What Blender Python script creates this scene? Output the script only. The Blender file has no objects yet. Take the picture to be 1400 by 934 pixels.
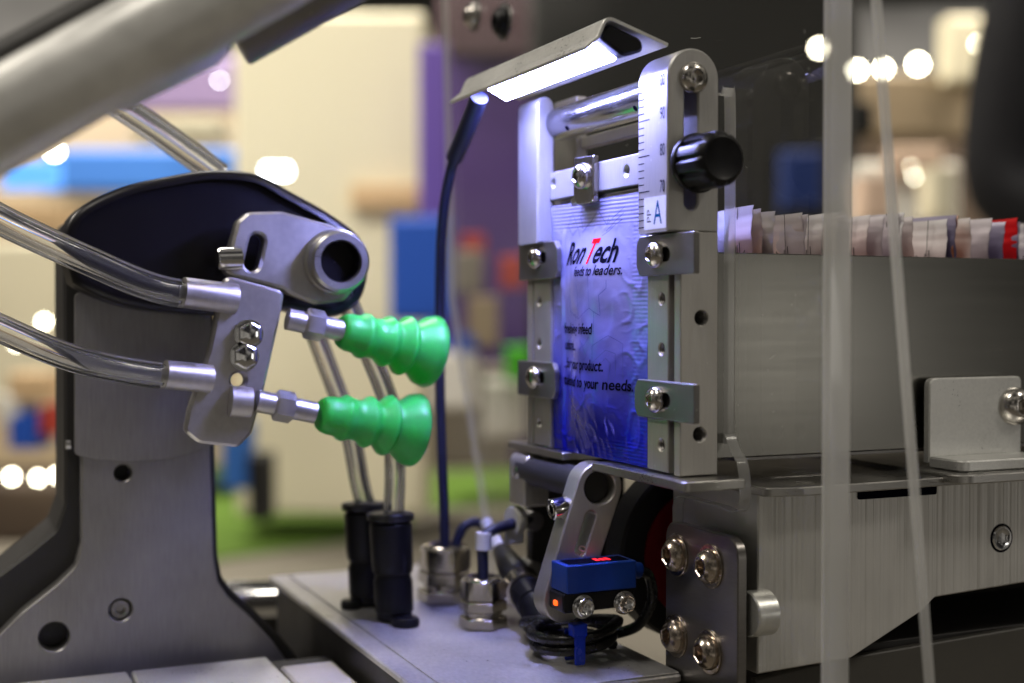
import bpy, bmesh, math, random
from mathutils import Vector, Matrix, noise
from mathutils.geometry import tessellate_polygon
random.seed(7)
S = 0.001                       # everything below is written in millimetres
scene = bpy.context.scene
C = scene.collection
R = math.radians

# ------------------------------------------------------------------ camera
FPX, CX, CY = 1811.0, 700.0, 467.0
YAW = R(66.2); PITCH = math.atan(37 / FPX)
FW0 = Vector((math.cos(YAW), math.sin(YAW), 0)); RT = Vector((math.sin(YAW), -math.cos(YAW), 0)); UP0 = Vector((0, 0, 1))
FW = FW0 * math.cos(PITCH) - UP0 * math.sin(PITCH); UP = UP0 * math.cos(PITCH) + FW0 * math.sin(PITCH)
CAM = -370 * FW0 - 43.3 * RT; CAM.z = 46
cd = bpy.data.cameras.new('camera'); cam = bpy.data.objects.new('camera', cd); C.objects.link(cam)
cam.location = CAM * S
cam.rotation_euler = Matrix((RT, UP, -FW)).transposed().to_euler()
cd.sensor_width = 36; cd.lens = 36 * FPX / 1400
cd.clip_start = 0.01; cd.clip_end = 100
cd.dof.use_dof = True; cd.dof.focus_distance = 0.398; cd.dof.aperture_fstop = 6.4; cd.dof.aperture_blades = 0
scene.camera = cam

# ------------------------------------------------------------------ world, lamps, exposure
w = bpy.data.worlds.new('World'); scene.world = w; w.use_nodes = True
wn = w.node_tree.nodes; wl = w.node_tree.links
bg = wn['Background']; bg.inputs[1].default_value = 0.085
wtc = wn.new('ShaderNodeTexCoord'); wno = wn.new('ShaderNodeTexNoise'); wno.inputs['Scale'].default_value = 3.4; wno.inputs['Detail'].default_value = 3
wr = wn.new('ShaderNodeValToRGB'); wr.color_ramp.elements[0].position = .46; wr.color_ramp.elements[1].position = .68
wr.color_ramp.elements[0].color = (.16, .145, .13, 1); wr.color_ramp.elements[1].color = (5.2, 4.8, 4.2, 1)
wmp = wn.new('ShaderNodeMapping'); wmp.inputs['Location'].default_value = (3.3, .8, 2.2)
wl.new(wtc.outputs['Generated'], wmp.inputs[0]); wl.new(wmp.outputs[0], wno.inputs['Vector']); wl.new(wno.outputs['Fac'], wr.inputs[0]); wl.new(wr.outputs[0], bg.inputs[0])

def area(name, loc, target, sx, sy, power, col):
    d = bpy.data.lights.new(name, 'AREA'); d.shape = 'RECTANGLE'; d.size = sx; d.size_y = sy; d.energy = power; d.color = col
    o = bpy.data.objects.new(name, d); C.objects.link(o); o.location = loc
    o.rotation_euler = (Vector(target) - Vector(loc)).to_track_quat('-Z', 'Y').to_euler(); return o
area('hall_lamp', (-1.3, -0.6, 2.6), (0, 0, 0), .7, .7, 24, (1, .93, .82))
area('hall_lamp', (1.6, -1.6, 2.4), (0, 0, 0), .5, .5, 20, (1, .93, .82))
area('hall_lamp', (0.4, 1.9, 2.8), (0, 0.2, 0), .8, .5, 36, (1, .94, .86))
area('hall_lamp', (-2.4, 1.6, 2.2), (0, 0.2, 0), .6, .6, 42, (1, .92, .8))
area('booth_lamp', (0.9, 5.6, 2.9), (2.0, 7.0, .2), 2, 1, 300, (1, .93, .78))
area('booth_lamp', (4.4, 3.6, 2.6), (4.6, 5.2, .0), 1.5, 1, 150, (1, .9, .75))
area('booth_lamp', (-1.6, 5.0, 2.6), (-0.6, 7.4, .3), 1.5, 1, 85, (1, .93, .82))
area('booth_lamp', (.3, 2.9, 2.5), (1.25, 4.7, .35), 1.6, .8, 48, (1, .94, .80))
area('booth_light_panel', (1.19, -1.64, 0.0), (.04, .01, .04), .11, .22, .5, (1, .95, .88))
scene.render.engine = 'CYCLES'
scene.view_settings.view_transform = 'Standard'; scene.view_settings.look = 'None'
scene.view_settings.exposure = 0.0; scene.view_settings.gamma = 1
scene.cycles.use_denoising = True
scene.cycles.max_bounces = 10; scene.cycles.transparent_max_bounces = 24; scene.cycles.transmission_bounces = 10
scene.cycles.sample_clamp_indirect = 6; scene.cycles.caustics_refractive = False; scene.cycles.caustics_reflective = False

# ------------------------------------------------------------------ pixel -> point on a plane (authoring aid)
def ray(x, y): return FW + RT * ((x - CX) / FPX) - UP * ((y - CY) / FPX)
def at_v(x, y, v): r = ray(x, y); return CAM + r * ((v - CAM.y) / r.y)
def at_u(x, y, u): r = ray(x, y); return CAM + r * ((u - CAM.x) / r.x)
def at_z(x, y, z): r = ray(x, y); return CAM + r * ((z - CAM.z) / r.z)
def at_d(x, y, d): return CAM + ray(x, y) * d

# ------------------------------------------------------------------ materials
MATS = {}
def base_mat(name):
    m = bpy.data.materials.new(name); m.use_nodes = True; MATS[name] = m
    return m, m.node_tree.nodes, m.node_tree.links, m.node_tree.nodes['Principled BSDF']
def metal(name, col, rough, grain=(900, 900, 900), var=.12, bump=.05, dust=0.0, rvar=.1, metallic=1.0, big=60):
    m, n, l, p = base_mat(name)
    tc = n.new('ShaderNodeTexCoord'); mp = n.new('ShaderNodeMapping'); mp.inputs['Scale'].default_value = grain
    l.new(tc.outputs['Object'], mp.inputs[0])
    no = n.new('ShaderNodeTexNoise'); no.inputs['Scale'].default_value = 1; no.inputs['Detail'].default_value = 4; l.new(mp.outputs[0], no.inputs['Vector'])
    nb = n.new('ShaderNodeTexNoise'); nb.inputs['Scale'].default_value = big; nb.inputs['Detail'].default_value = 5; l.new(tc.outputs['Object'], nb.inputs['Vector'])
    ad = n.new('ShaderNodeMath'); ad.operation = 'ADD'; l.new(no.outputs['Fac'], ad.inputs[0]); l.new(nb.outputs['Fac'], ad.inputs[1])
    mr = n.new('ShaderNodeMapRange'); mr.inputs[1].default_value = .6; mr.inputs[2].default_value = 1.4
    mr.inputs[3].default_value = rough - rvar; mr.inputs[4].default_value = rough + rvar; l.new(ad.outputs[0], mr.inputs[0]); l.new(mr.outputs[0], p.inputs['Roughness'])
    mx = n.new('ShaderNodeMapRange'); mx.inputs[1].default_value = .6; mx.inputs[2].default_value = 1.4
    mx.inputs[3].default_value = 1 - var; mx.inputs[4].default_value = 1 + var; l.new(ad.outputs[0], mx.inputs[0])
    vm = n.new('ShaderNodeVectorMath'); vm.operation = 'SCALE'; vm.inputs[0].default_value = col; l.new(mx.outputs[0], vm.inputs['Scale'])
    out = vm.outputs[0]
    if dust:
        nd = n.new('ShaderNodeTexNoise'); nd.inputs['Scale'].default_value = 700; nd.inputs['Detail'].default_value = 2; l.new(tc.outputs['Object'], nd.inputs['Vector'])
        rp = n.new('ShaderNodeMapRange'); rp.inputs[1].default_value = .71; rp.inputs[2].default_value = .76; rp.inputs[4].default_value = dust; l.new(nd.outputs['Fac'], rp.inputs[0])
        mc = n.new('ShaderNodeMix'); mc.data_type = 'RGBA'; l.new(rp.outputs[0], mc.inputs[0]); l.new(out, mc.inputs[6]); mc.inputs[7].default_value = (.8, .8, .78, 1); out = mc.outputs[2]
    l.new(out, p.inputs['Base Color']); p.inputs['Metallic'].default_value = metallic
    if bump:
        b = n.new('ShaderNodeBump'); b.inputs['Strength'].default_value = bump; b.inputs['Distance'].default_value = .0002; l.new(no.outputs['Fac'], b.inputs['Height']); l.new(b.outputs[0], p.inputs['Normal'])
    return m
def plastic(name, col, rough=.45, var=.1, spec=.5, bump=.03, sss=0, coat=0):
    m = metal(name, col, rough, (500, 500, 500), var, bump, 0, .06, 0.0)
    p = m.node_tree.nodes['Principled BSDF']; p.inputs['Specular IOR Level'].default_value = spec
    if sss: p.inputs['Subsurface Weight'].default_value = sss; p.inputs['Subsurface Radius'].default_value = (.003, .006, .004); p.inputs['Subsurface Scale'].default_value = 1
    if coat: p.inputs['Coat Weight'].default_value = coat
    return m
def emit(name, col, st):
    m, n, l, p = base_mat(name); p.inputs['Base Color'].default_value = (*col, 1); p.inputs['Emission Color'].default_value = (*col, 1); p.inputs['Emission Strength'].default_value = st; return m

metal('alu', (.55, .53, .50), .40, (1500, 1500, 90), dust=.6, metallic=.75)
metal('alu_bar', (.54, .53, .515), .40, (1800, 1800, 140), dust=.45, bump=.03, metallic=.55)
metal('alu_light', (.78, .78, .75), .34, (1200, 1200, 1200), metallic=.6)
metal('steel_plate', (.46, .45, .43), .33, (300, 2600, 2600), dust=.7)
metal('steel_dark', (.30, .29, .285), .42, (2600, 2600, 260), dust=.4)
metal('hinge_steel', (.27, .255, .245), .34, (260, 260, 2600), rvar=.06)
metal('wall_steel', (.225, .22, .20), .26, (20, 20, 500), var=.03, bump=0, rvar=.02, big=22)
metal('screw_steel', (.62, .59, .55), .20, (800, 800, 800), rvar=.06, bump=.02)
metal('screw_brown', (.50, .43, .36), .24, (900, 900, 900), rvar=.08, bump=.04)
metal('chrome', (.72, .72, .73), .12, (600, 600, 600), rvar=.04, bump=.01)
metal('nickel', (.60, .56, .50), .20, (900, 900, 900), rvar=.07)
metal('polished_rod', (.75, .75, .77), .22, (60, 60, 1500), bump=.02)
metal('lid_steel', (.56, .55, .55), .36, (900, 400, 400), var=.24, dust=.25, rvar=.12, big=40, metallic=.45)
metal('bed_cream', (.60, .57, .50), .55, (900, 900, 900), metallic=.15, var=.1, bump=.06)
metal('column_alu', (.36, .35, .355), .38, (1400, 1400, 120), var=.16, metallic=.6)
metal('bracket_alu', (.54, .52, .51), .38, (500, 500, 500), metallic=.8)
metal('arm_grey', (.84, .84, .81), .36, (200, 200, 200), metallic=.3)
plastic('black_plastic', (.006, .006, .008), .38, spec=.3)
plastic('black_shell', (.007, .006, .010), .34, spec=.28)
plastic('black_rubber', (.010, .010, .011), .42, bump=.05)
plastic('body_dark', (.035, .033, .032), .5)
plastic('dark_cover', (.085, .08, .07), .5)
plastic('cable_blue', (.010, .012, .038), .45)
plastic('cable_black', (.008, .008, .009), .28)
plastic('blue_plastic', (.003, .045, .33), .42)
plastic('tie_blue', (.004, .035, .52), .25)
plastic('green_silicone', (.06, .64, .11), .36, sss=.8)
plastic('tyre_black', (.012, .011, .011), .55)
plastic('wheel_red', (.36, .01, .018), .45)
plastic('sticker_white', (.74, .77, .82), .45)
plastic('print_black', (.006, .006, .014), .9, spec=0.0, bump=0)
plastic('print_red', (.72, .008, .012), .9, spec=0.0, bump=0)
plastic('print_line', (.07, .08, .24), .9, spec=0.0, bump=0)
plastic('print_teal', (.005, .09, .24), .9, spec=0.0, bump=0)
plastic('engrave', (.012, .012, .03), .9, spec=0.0, bump=0)
plastic('white_plug', (.72, .71, .68), .4)
plastic('scratch_white', (.7, .7, .68), .5)
emit('led_white', (.35, .37, 1.0), 165)
emit('led_red', (1, .02, .03), 1.3)
emit('led_orange', (1, .12, .01), 1.6)
emit('lamp_warm', (1, .93, .70), 40)
emit('lamp_white', (.95, .96, 1), 26)
emit('lamp_blue', (.10, .36, 1.0), .9)

def milled():
    m = metal('milled_alu', (.80, .79, .76), .46, (300, 300, 60), var=.05, metallic=.7)
    n = m.node_tree.nodes; l = m.node_tree.links; p = n['Principled BSDF']
    tc = n.new('ShaderNodeTexCoord'); sx = n.new('ShaderNodeSeparateXYZ'); l.new(tc.outputs['Object'], sx.inputs[0])
    no = n.new('ShaderNodeTexNoise'); no.noise_dimensions = '1D'; no.inputs['Scale'].default_value = 420; no.inputs['Detail'].default_value = 2
    l.new(sx.outputs['X'], no.inputs['W'])
    b = n.new('ShaderNodeBump'); b.inputs['Strength'].default_value = .7; b.inputs['Distance'].default_value = .0007
    l.new(no.outputs['Fac'], b.inputs['Height']); l.new(b.outputs[0], p.inputs['Normal'])
milled()

def acrylic(name, tint, gl):
    m, n, l, p = base_mat(name); n.remove(p); out = n['Material Output']
    t = n.new('ShaderNodeBsdfTransparent'); t.inputs[0].default_value = (*tint, 1)
    g = n.new('ShaderNodeBsdfGlossy'); g.inputs['Roughness'].default_value = gl
    f = n.new('ShaderNodeFresnel')
    ge = n.new('ShaderNodeNewGeometry'); io = n.new('ShaderNodeMapRange'); io.inputs[3].default_value = 1.38; io.inputs[4].default_value = 1 / 1.38   # same reflectance on both sides of the sheet
    l.new(ge.outputs['Backfacing'], io.inputs[0]); l.new(io.outputs[0], f.inputs[0])
    mx = n.new('ShaderNodeMixShader'); l.new(f.outputs[0], mx.inputs[0]); l.new(t.outputs[0], mx.inputs[1]); l.new(g.outputs[0], mx.inputs[2]); l.new(mx.outputs[0], out.inputs[0])
    return m
acrylic('acrylic_clear', (.965, .965, .955), .015)
def acrylic_edge():
    m, n, l, p = base_mat('acrylic_edge'); out = n['Material Output']
    p.inputs['Base Color'].default_value = (.80, .80, .79, 1); p.inputs['Roughness'].default_value = .12; p.inputs['Coat Weight'].default_value = .6
    t = n.new('ShaderNodeBsdfTransparent'); tr = n.new('ShaderNodeBsdfTranslucent'); tr.inputs[0].default_value = (.8, .8, .78, 1)
    a = n.new('ShaderNodeMixShader'); a.inputs[0].default_value = .4; l.new(p.outputs[0], a.inputs[1]); l.new(tr.outputs[0], a.inputs[2])
    b = n.new('ShaderNodeMixShader'); b.inputs[0].default_value = .52; l.new(a.outputs[0], b.inputs[1]); l.new(t.outputs[0], b.inputs[2]); l.new(b.outputs[0], out.inputs[0])
acrylic_edge()
def tube_clear():
    m, n, l, p = base_mat('tube_clear')
    p.inputs['Base Color'].default_value = (.93, .95, 1, 1); p.inputs['Roughness'].default_value = .02; p.inputs['Transmission Weight'].default_value = .97; p.inputs['IOR'].default_value = 1.42
tube_clear()
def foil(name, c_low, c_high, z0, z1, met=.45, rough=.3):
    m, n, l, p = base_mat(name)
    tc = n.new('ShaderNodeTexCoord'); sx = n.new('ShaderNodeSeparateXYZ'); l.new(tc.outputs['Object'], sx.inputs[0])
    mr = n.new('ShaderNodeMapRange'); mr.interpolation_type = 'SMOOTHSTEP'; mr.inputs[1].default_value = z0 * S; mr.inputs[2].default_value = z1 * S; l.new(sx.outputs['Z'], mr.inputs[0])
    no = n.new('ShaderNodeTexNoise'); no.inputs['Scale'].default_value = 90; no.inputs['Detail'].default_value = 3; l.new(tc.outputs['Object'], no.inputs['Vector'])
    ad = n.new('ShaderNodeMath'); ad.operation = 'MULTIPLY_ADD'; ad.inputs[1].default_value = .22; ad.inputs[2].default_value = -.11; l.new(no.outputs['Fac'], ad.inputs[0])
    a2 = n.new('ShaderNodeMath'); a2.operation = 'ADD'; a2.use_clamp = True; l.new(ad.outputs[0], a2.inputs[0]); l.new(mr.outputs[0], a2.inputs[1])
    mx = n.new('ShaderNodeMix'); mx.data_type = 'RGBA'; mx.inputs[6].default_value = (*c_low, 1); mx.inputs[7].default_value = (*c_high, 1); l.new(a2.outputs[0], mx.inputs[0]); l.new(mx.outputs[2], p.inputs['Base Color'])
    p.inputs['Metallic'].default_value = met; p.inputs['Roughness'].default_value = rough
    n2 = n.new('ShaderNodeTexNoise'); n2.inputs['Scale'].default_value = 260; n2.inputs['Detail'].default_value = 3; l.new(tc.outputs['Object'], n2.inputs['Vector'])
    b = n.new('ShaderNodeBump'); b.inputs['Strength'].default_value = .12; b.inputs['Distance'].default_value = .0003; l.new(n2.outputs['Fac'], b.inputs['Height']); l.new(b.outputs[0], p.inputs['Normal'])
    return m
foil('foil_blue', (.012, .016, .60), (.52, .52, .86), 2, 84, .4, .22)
foil('foil_pink', (0.8, 0.58, 0.55), (0.86, 0.82, 0.84), 58, 76, .1, .34)
foil('foil_white', (0.78, 0.68, 0.69), (0.88, 0.86, 0.88), 54, 74, .1, .34)
foil('foil_mauve', (0.52, 0.42, 0.47), (0.74, 0.69, 0.74), 54, 76, .1, .34)
foil('foil_orange', (0.78, 0.3, 0.16), (0.8, 0.58, 0.48), 60, 78, .1, .36)
foil('foil_violet', (0.22, 0.19, 0.36), (0.44, 0.4, 0.54), 58, 78, .1, .34)
foil('foil_red', (0.75, 0.006, 0.01), (0.78, 0.01, 0.014), 50, 78, .1, .34)
M = MATS

# ------------------------------------------------------------------ mesh helpers (mm, world coordinates)
def finish(name, bm, mat, parent=None, sharp=38, origin=None, mats=None):
    o3 = origin if origin is not None else (parent_loc(parent) if parent else Vector((0, 0, 0)))
    bmesh.ops.recalc_face_normals(bm, faces=bm.faces)
    for v in bm.verts: v.co = (v.co - o3) * S
    me = bpy.data.meshes.new(name); bm.to_mesh(me); bm.free()
    for p in me.polygons: p.use_smooth = True
    me.set_sharp_from_angle(angle=R(sharp))
    if mats:
        for x in mats: me.materials.append(M[x])
    else: me.materials.append(M[mat])
    o = bpy.data.objects.new(name, me); C.objects.link(o)
    if parent: o.parent = parent
    if origin is not None: o.location = (Vector(origin) - (parent_loc(parent) if parent else Vector((0, 0, 0)))) * S
    return o
def parent_loc(o):
    v = Vector((0, 0, 0))
    while o: v += o.location; o = o.parent
    return v / S
def tag(o, label=None, cat=None, group=None, kind=None):
    if label: o['label'] = label
    if cat: o['category'] = cat
    if group: o['group'] = group
    if kind: o['kind'] = kind
    return o
def thing(name, loc, label, cat, group=None):
    o = bpy.data.objects.new(name, None); o.empty_display_size = .01; C.objects.link(o); o.location = Vector(loc) * S
    return tag(o, label, cat, group)
MAP = {'U': lambda a, b, t: Vector((t, a, b)), 'V': lambda a, b, t: Vector((a, t, b)), 'Z': lambda a, b, t: Vector((a, b, t))}
def area2(p): return sum(p[i][0] * p[(i + 1) % len(p)][1] - p[(i + 1) % len(p)][0] * p[i][1] for i in range(len(p))) / 2
def inset(p, d):
    n = len(p); out = []
    for i in range(n):
        a, b, c = Vector(p[i - 1][:2]), Vector(p[i][:2]), Vector(p[(i + 1) % n][:2])
        e1 = (b - a).normalized(); e2 = (c - b).normalized()
        n1 = Vector((-e1.y, e1.x)); n2 = Vector((-e2.y, e2.x)); m = (n1 + n2)
        if m.length < 1e-6: m = n1
        m.normalize(); k = d / max(.35, m.dot(n1)); out.append(tuple(b + m * k))
    return out
def prism(bm, plane, outline, t0, t1, holes=(), bev=.3):
    f = MAP[plane]; loops = []
    o = list(outline) if area2(outline) > 0 else list(reversed(outline))
    loops.append((o, 1))
    for h in holes: loops.append((list(h) if area2(h) > 0 else list(reversed(h)), -1))
    if t0 > t1: t0, t1 = t1, t0
    caps = {0: [], 1: []}
    for lp, sg in loops:
        ins = inset(lp, bev * sg) if bev else lp
        rings = [(ins, t0)] + ([(lp, t0 + bev), (lp, t1 - bev)] if bev else []) + [(ins, t1)]
        vs = [[bm.verts.new(f(a, b, t)) for a, b in pts] for pts, t in rings]
        n = len(lp)
        for r in range(len(vs) - 1):
            for i in range(n):
                bm.faces.new((vs[r][i], vs[r][(i + 1) % n], vs[r + 1][(i + 1) % n], vs[r + 1][i]))
        caps[0].append((ins, vs[0])); caps[1].append((ins, vs[-1]))
    for k in (0, 1):
        flat = [v for _, vv in caps[k] for v in vv]
        if len(caps[k]) == 1 and len(flat) <= 4: bm.faces.new(flat); continue
        for tri in tessellate_polygon([[Vector((a, b, 0)) for a, b in pts] for pts, _ in caps[k]]):
            try: bm.faces.new([flat[i] for i in tri])
            except ValueError: pass
def rect(a0, b0, a1, b1, r=0, n=5):
    if a0 > a1: a0, a1 = a1, a0
    if b0 > b1: b0, b1 = b1, b0
    if not r: return [(a0, b0), (a1, b0), (a1, b1), (a0, b1)]
    rr = r if isinstance(r, (tuple, list)) else (r, r, r, r)
    return rpoly([(a0, b0), (a1, b0), (a1, b1), (a0, b1)], rr, n)
def rpoly(pts, rad, n=6):
    if not isinstance(rad, (tuple, list)): rad = [rad] * len(pts)
    out = []; N = len(pts)
    for i, (p, r) in enumerate(zip(pts, rad)):
        b = Vector(p[:2]); a = Vector(pts[i - 1][:2]); c = Vector(pts[(i + 1) % N][:2])
        if r <= 0: out.append(tuple(b)); continue
        d1 = (a - b); d2 = (c - b); l1, l2 = d1.length, d2.length; d1.normalize(); d2.normalize()
        ang = d1.angle(d2); t = min(r / math.tan(ang / 2), l1 * .48, l2 * .48)
        s, e = b + d1 * t, b + d2 * t
        for k in range(n + 1):
            q = k / n; out.append(tuple(s * (1 - q) ** 2 + b * 2 * q * (1 - q) + e * q * q))
    return out
def circ(a, b, r, n=24): return [(a + r * math.cos(2 * math.pi * i / n), b + r * math.sin(2 * math.pi * i / n)) for i in range(n)]
def slot(a0, b0, a1, b1, r, n=8):
    d = Vector((a1 - a0, b1 - b0)); th = math.atan2(d.y, d.x); out = []
    for k in range(n + 1): t = th - math.pi / 2 + math.pi * k / n; out.append((a1 + r * math.cos(t), b1 + r * math.sin(t)))
    for k in range(n + 1): t = th + math.pi / 2 + math.pi * k / n; out.append((a0 + r * math.cos(t), b0 + r * math.sin(t)))
    return out
def basis(d):
    d = Vector(d).normalized(); x = d.cross(Vector((0, 0, 1)))
    if x.length < .1: x = Vector((1, 0, 0))
    x.normalize(); return x, d.cross(x), d
def lathe(bm, prof, o, d, seg=36, cap=True):
    """prof: (radius, height[, 'h']) ; 'h' makes that ring a hexagon of this corner radius"""
    x, y, z = basis(d); o = Vector(o); rings = []
    for pr in prof:
        r, h = pr[0], pr[1]; hexa = len(pr) > 2; ring = []
        for i in range(seg):
            t = 2 * math.pi * i / seg; q = r
            if hexa: m = (t + math.pi / 6) % (math.pi / 3) - math.pi / 6; q = r * .866 / math.cos(m)
            ring.append(bm.verts.new(o + x * (q * math.cos(t)) + y * (q * math.sin(t)) + z * h))
        rings.append(ring)
    for a, b in zip(rings, rings[1:]):
        for i in range(seg): bm.faces.new((a[i], a[(i + 1) % seg], b[(i + 1) % seg], b[i]))
    if cap: bm.faces.new(rings[0]); bm.faces.new(list(reversed(rings[-1])))
def catmull(pts, k=10):
    p = [Vector(q) for q in pts]; p = [p[0] * 2 - p[1]] + p + [p[-1] * 2 - p[-2]]; out = []
    for i in range(1, len(p) - 2):
        for j in range(k):
            t = j / k; a, b, c, d = p[i - 1], p[i], p[i + 1], p[i + 2]
            out.append(.5 * ((2 * b) + (c - a) * t + (2 * a - 5 * b + 4 * c - d) * t * t + (3 * b - a - 3 * c + d) * t ** 3))
    out.append(p[-2]); return out
def sweep(bm, pts, r, seg=14, k=10, smooth=True, cap=True):
    P = catmull(pts, k) if smooth else [Vector(p) for p in pts]
    n = len(P); T = [(P[min(i + 1, n - 1)] - P[max(i - 1, 0)]).normalized() for i in range(n)]
    x = basis(T[0])[0]; rings = []
    for i in range(n):
        x = (x - T[i] * x.dot(T[i])).normalized(); y = T[i].cross(x); rr = r(i / (n - 1)) if callable(r) else r
        rings.append([bm.verts.new(P[i] + (x * math.cos(2 * math.pi * j / seg) + y * math.sin(2 * math.pi * j / seg)) * rr) for j in range(seg)])
    for a, b in zip(rings, rings[1:]):
        for j in range(seg): bm.faces.new((a[j], a[(j + 1) % seg], b[(j + 1) % seg], b[j]))
    if cap: bm.faces.new(rings[0]); bm.faces.new(list(reversed(rings[-1])))
def P(name, plane, outline, t0, t1, mat, parent, holes=(), bev=.3, sharp=38):
    bm = bmesh.new(); prism(bm, plane, outline, t0, t1, holes, bev); return finish(name, bm, mat, parent, sharp)
def L(name, prof, o, d, mat, parent, seg=36, sharp=38, cap=True):
    bm = bmesh.new(); lathe(bm, prof, o, d, seg, cap); return finish(name, bm, mat, parent, sharp)
def W(name, pts, r, mat, parent, seg=14, k=10, smooth=True):
    bm = bmesh.new(); sweep(bm, pts, r, seg, k, smooth); return finish(name, bm, mat, parent, 60)
def button(name, o, d, r, mat, parent, h=None, sock=None, flange=0):
    h = h or r * .62; s = sock or r * .42
    pr = []
    if flange: pr += [(flange, 0), (flange, .5), (flange - .25, .75), (r, .75)]; b = .75
    else: pr += [(r, 0), (r, .3)]; b = .3
    for k in range(1, 7):
        t = k / 6 * math.acos(min(.95, (s * 1.22) / r)); pr.append((r * math.cos(t), b + (h - b) * math.sin(t) / math.sin(math.acos(min(.95, s * 1.22 / r)))))
    pr += [(s * 1.14, h, 'h'), (s, h - .25, 'h'), (s * .96, h * .25, 'h'), (.05, h * .2)]
    return L(name, pr, o, d, mat, parent, 36, 32)
def capscrew(name, o, d, r, h, mat, parent):
    s = r * .5
    return L(name, [(r * .97, 0), (r, .2), (r, h - .4), (r - .35, h), (s * 1.15, h), (s, h - .2, 'h'), (s, h * .4, 'h'), (.05, h * .35)], o, d, mat, parent, 36, 32)
def text(name, body, size, place, mat, parent, bold=0, shear=0, sx=1, align='LEFT', thick=.0):
    """place(x, y) -> point in mm; letters laid as thin flat print on the surface"""
    c = bpy.data.curves.new(name, 'FONT'); c.body = body; c.size = size; c.offset = bold; c.shear = shear; c.align_x = align; c.resolution_u = 3
    t = bpy.data.objects.new(name, c); C.objects.link(t); dg = bpy.context.evaluated_depsgraph_get(); dg.update()
    me = bpy.data.meshes.new_from_object(t.evaluated_get(dg)); bm = bmesh.new(); bm.from_mesh(me)
    bpy.data.objects.remove(t); bpy.data.curves.remove(c); bpy.data.meshes.remove(me)
    for _ in range(4):
        es = [e for e in bm.edges if e.calc_length() > .7]
        if not es: break
        bmesh.ops.subdivide_edges(bm, edges=es, cuts=1); bmesh.ops.triangulate(bm, faces=[f for f in bm.faces if len(f.verts) > 3])
    for v in bm.verts: v.co = place(v.co.x * sx, v.co.y)
    return finish(name, bm, mat, parent)
def strip(bm, pts, wd, place):
    """flat printed line following 2-D points"""
    n = len(pts)
    q = [Vector(p) for p in pts]; prev = None
    for i in range(n):
        t = (q[min(i + 1, n - 1)] - q[max(i - 1, 0)]).normalized(); m = Vector((-t.y, t.x)) * wd / 2
        a, b = bm.verts.new(place(*(q[i] + m))), bm.verts.new(place(*(q[i] - m)))
        if prev: bm.faces.new((prev[0], prev[1], b, a))
        prev = (a, b)
NU, NV, NZ = Vector((-1, 0, 0)), Vector((0, -1, 0)), Vector((0, 0, 1))

# ================================================================== SETTING
def fit(o): return o
bm = bmesh.new(); prism(bm, 'Z', [(-9000, -3000), (14000, -3000), (14000, 14000), (-9000, 14000)], -870, -850, bev=0)
plastic('hall_grey', (.16, .145, .12), .6); plastic('carpet_green', (.075, .15, .010), .9); plastic('cream_wall', (.80, .73, .55), .7)
tag(finish('hall_floor', bm, 'hall_grey'), kind='structure')
def floor_patch(name, px, mat, z0, z1):
    pts = [tuple(at_z(x, y, z1)[:2]) for x, y in px]
    bm = bmesh.new(); prism(bm, 'Z', pts, z0, z1, bev=0); return tag(finish(name, bm, mat), kind='structure')
floor_patch('green_carpet', [(250, 770), (560, 725), (560, 600), (250, 600)], 'carpet_green', -850, -842)
floor_patch('green_aisle', [(560, 694), (760, 688), (760, 640), (560, 645)], 'carpet_green', -849, -841)

# machine bed: lid of the electrical box and the cast bed beside it
box = thing('electrical_box', (-20, 125, -110), 'grey steel electrical box lid carrying the cable glands and fittings', 'machine box')
P('box_wall', 'Z', rect(-56.5, 27, 19, 224, 2), -140, -66.2, 'body_dark', box, bev=.4)
P('lid', 'Z', rect(-59, 25, 20.5, 226, 1.5), -66, -63.6, 'lid_steel', box, bev=.5)
P('lid_panel', 'Z', rect(-51.5, 26, 20, 222, .5), -63.55, -63, 'lid_steel', box, bev=.15)
bed = thing('machine_bed', (-100, 100, -110), 'pale cast machine bed strip in front of the gripper column', 'machine bed')
P('bed_strip', 'Z', rpoly([(-79, -20), (-60.2, -20), (-60.2, 126), (-79, 126)], 1), -92, -75, 'bed_cream', bed, bev=.8)
P('bed_flange', 'Z', rpoly([(-79, 127), (-58, 127), (-58, 141), (-79, 141)], 1), -92, -77, 'body_dark', bed, bev=.5)
P('foot_plate', 'Z', rpoly([(-127, -20), (-80.5, -20), (-80.5, 139), (-127, 139)], .8), -92, -74.5, 'alu_light', bed, bev=.7)
P('foot_plate', 'Z', rpoly([(-190, -20), (-128.2, -20), (-128.2, 139), (-190, 139)], .8), -92, -74.5, 'alu_light', bed, bev=.7)
P('bed_core', 'Z', rect(-190, -20, -57.5, 260), -150, -92.2, 'body_dark', bed, bev=0)
rail = thing('chrome_rail', (-60, 285, -80), 'shiny horizontal chrome rail behind the column foot', 'rail')
p0, p1 = at_v(285, 822, 285), at_v(400, 818, 285)
L('bar', [(0.1, 0), (8.5, .5), (9, 1), (9, 54), (8.5, 55), (.1, 55.5)], p0, p1 - p0, 'chrome', rail)
P('rail_support', 'V', [tuple((at_v(x, y, 300).x, at_v(x, y, 300).z)) for x, y in ((290, 840), (400, 840), (400, 930), (290, 930))], 300, 320, 'body_dark', rail)

# ================================================================== SACHET HOLDER FRAME
fr = thing('sachet_holder', (8, 50, 0), 'aluminium sachet holder frame with engraved scale and black knob under the lit lamp', 'feeder frame')
def arc(cu, cz, r, n=16): return [(cu + r * math.cos(math.pi * k / n), cz + r * math.sin(math.pi * k / n)) for k in range(n + 1)]
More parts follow.
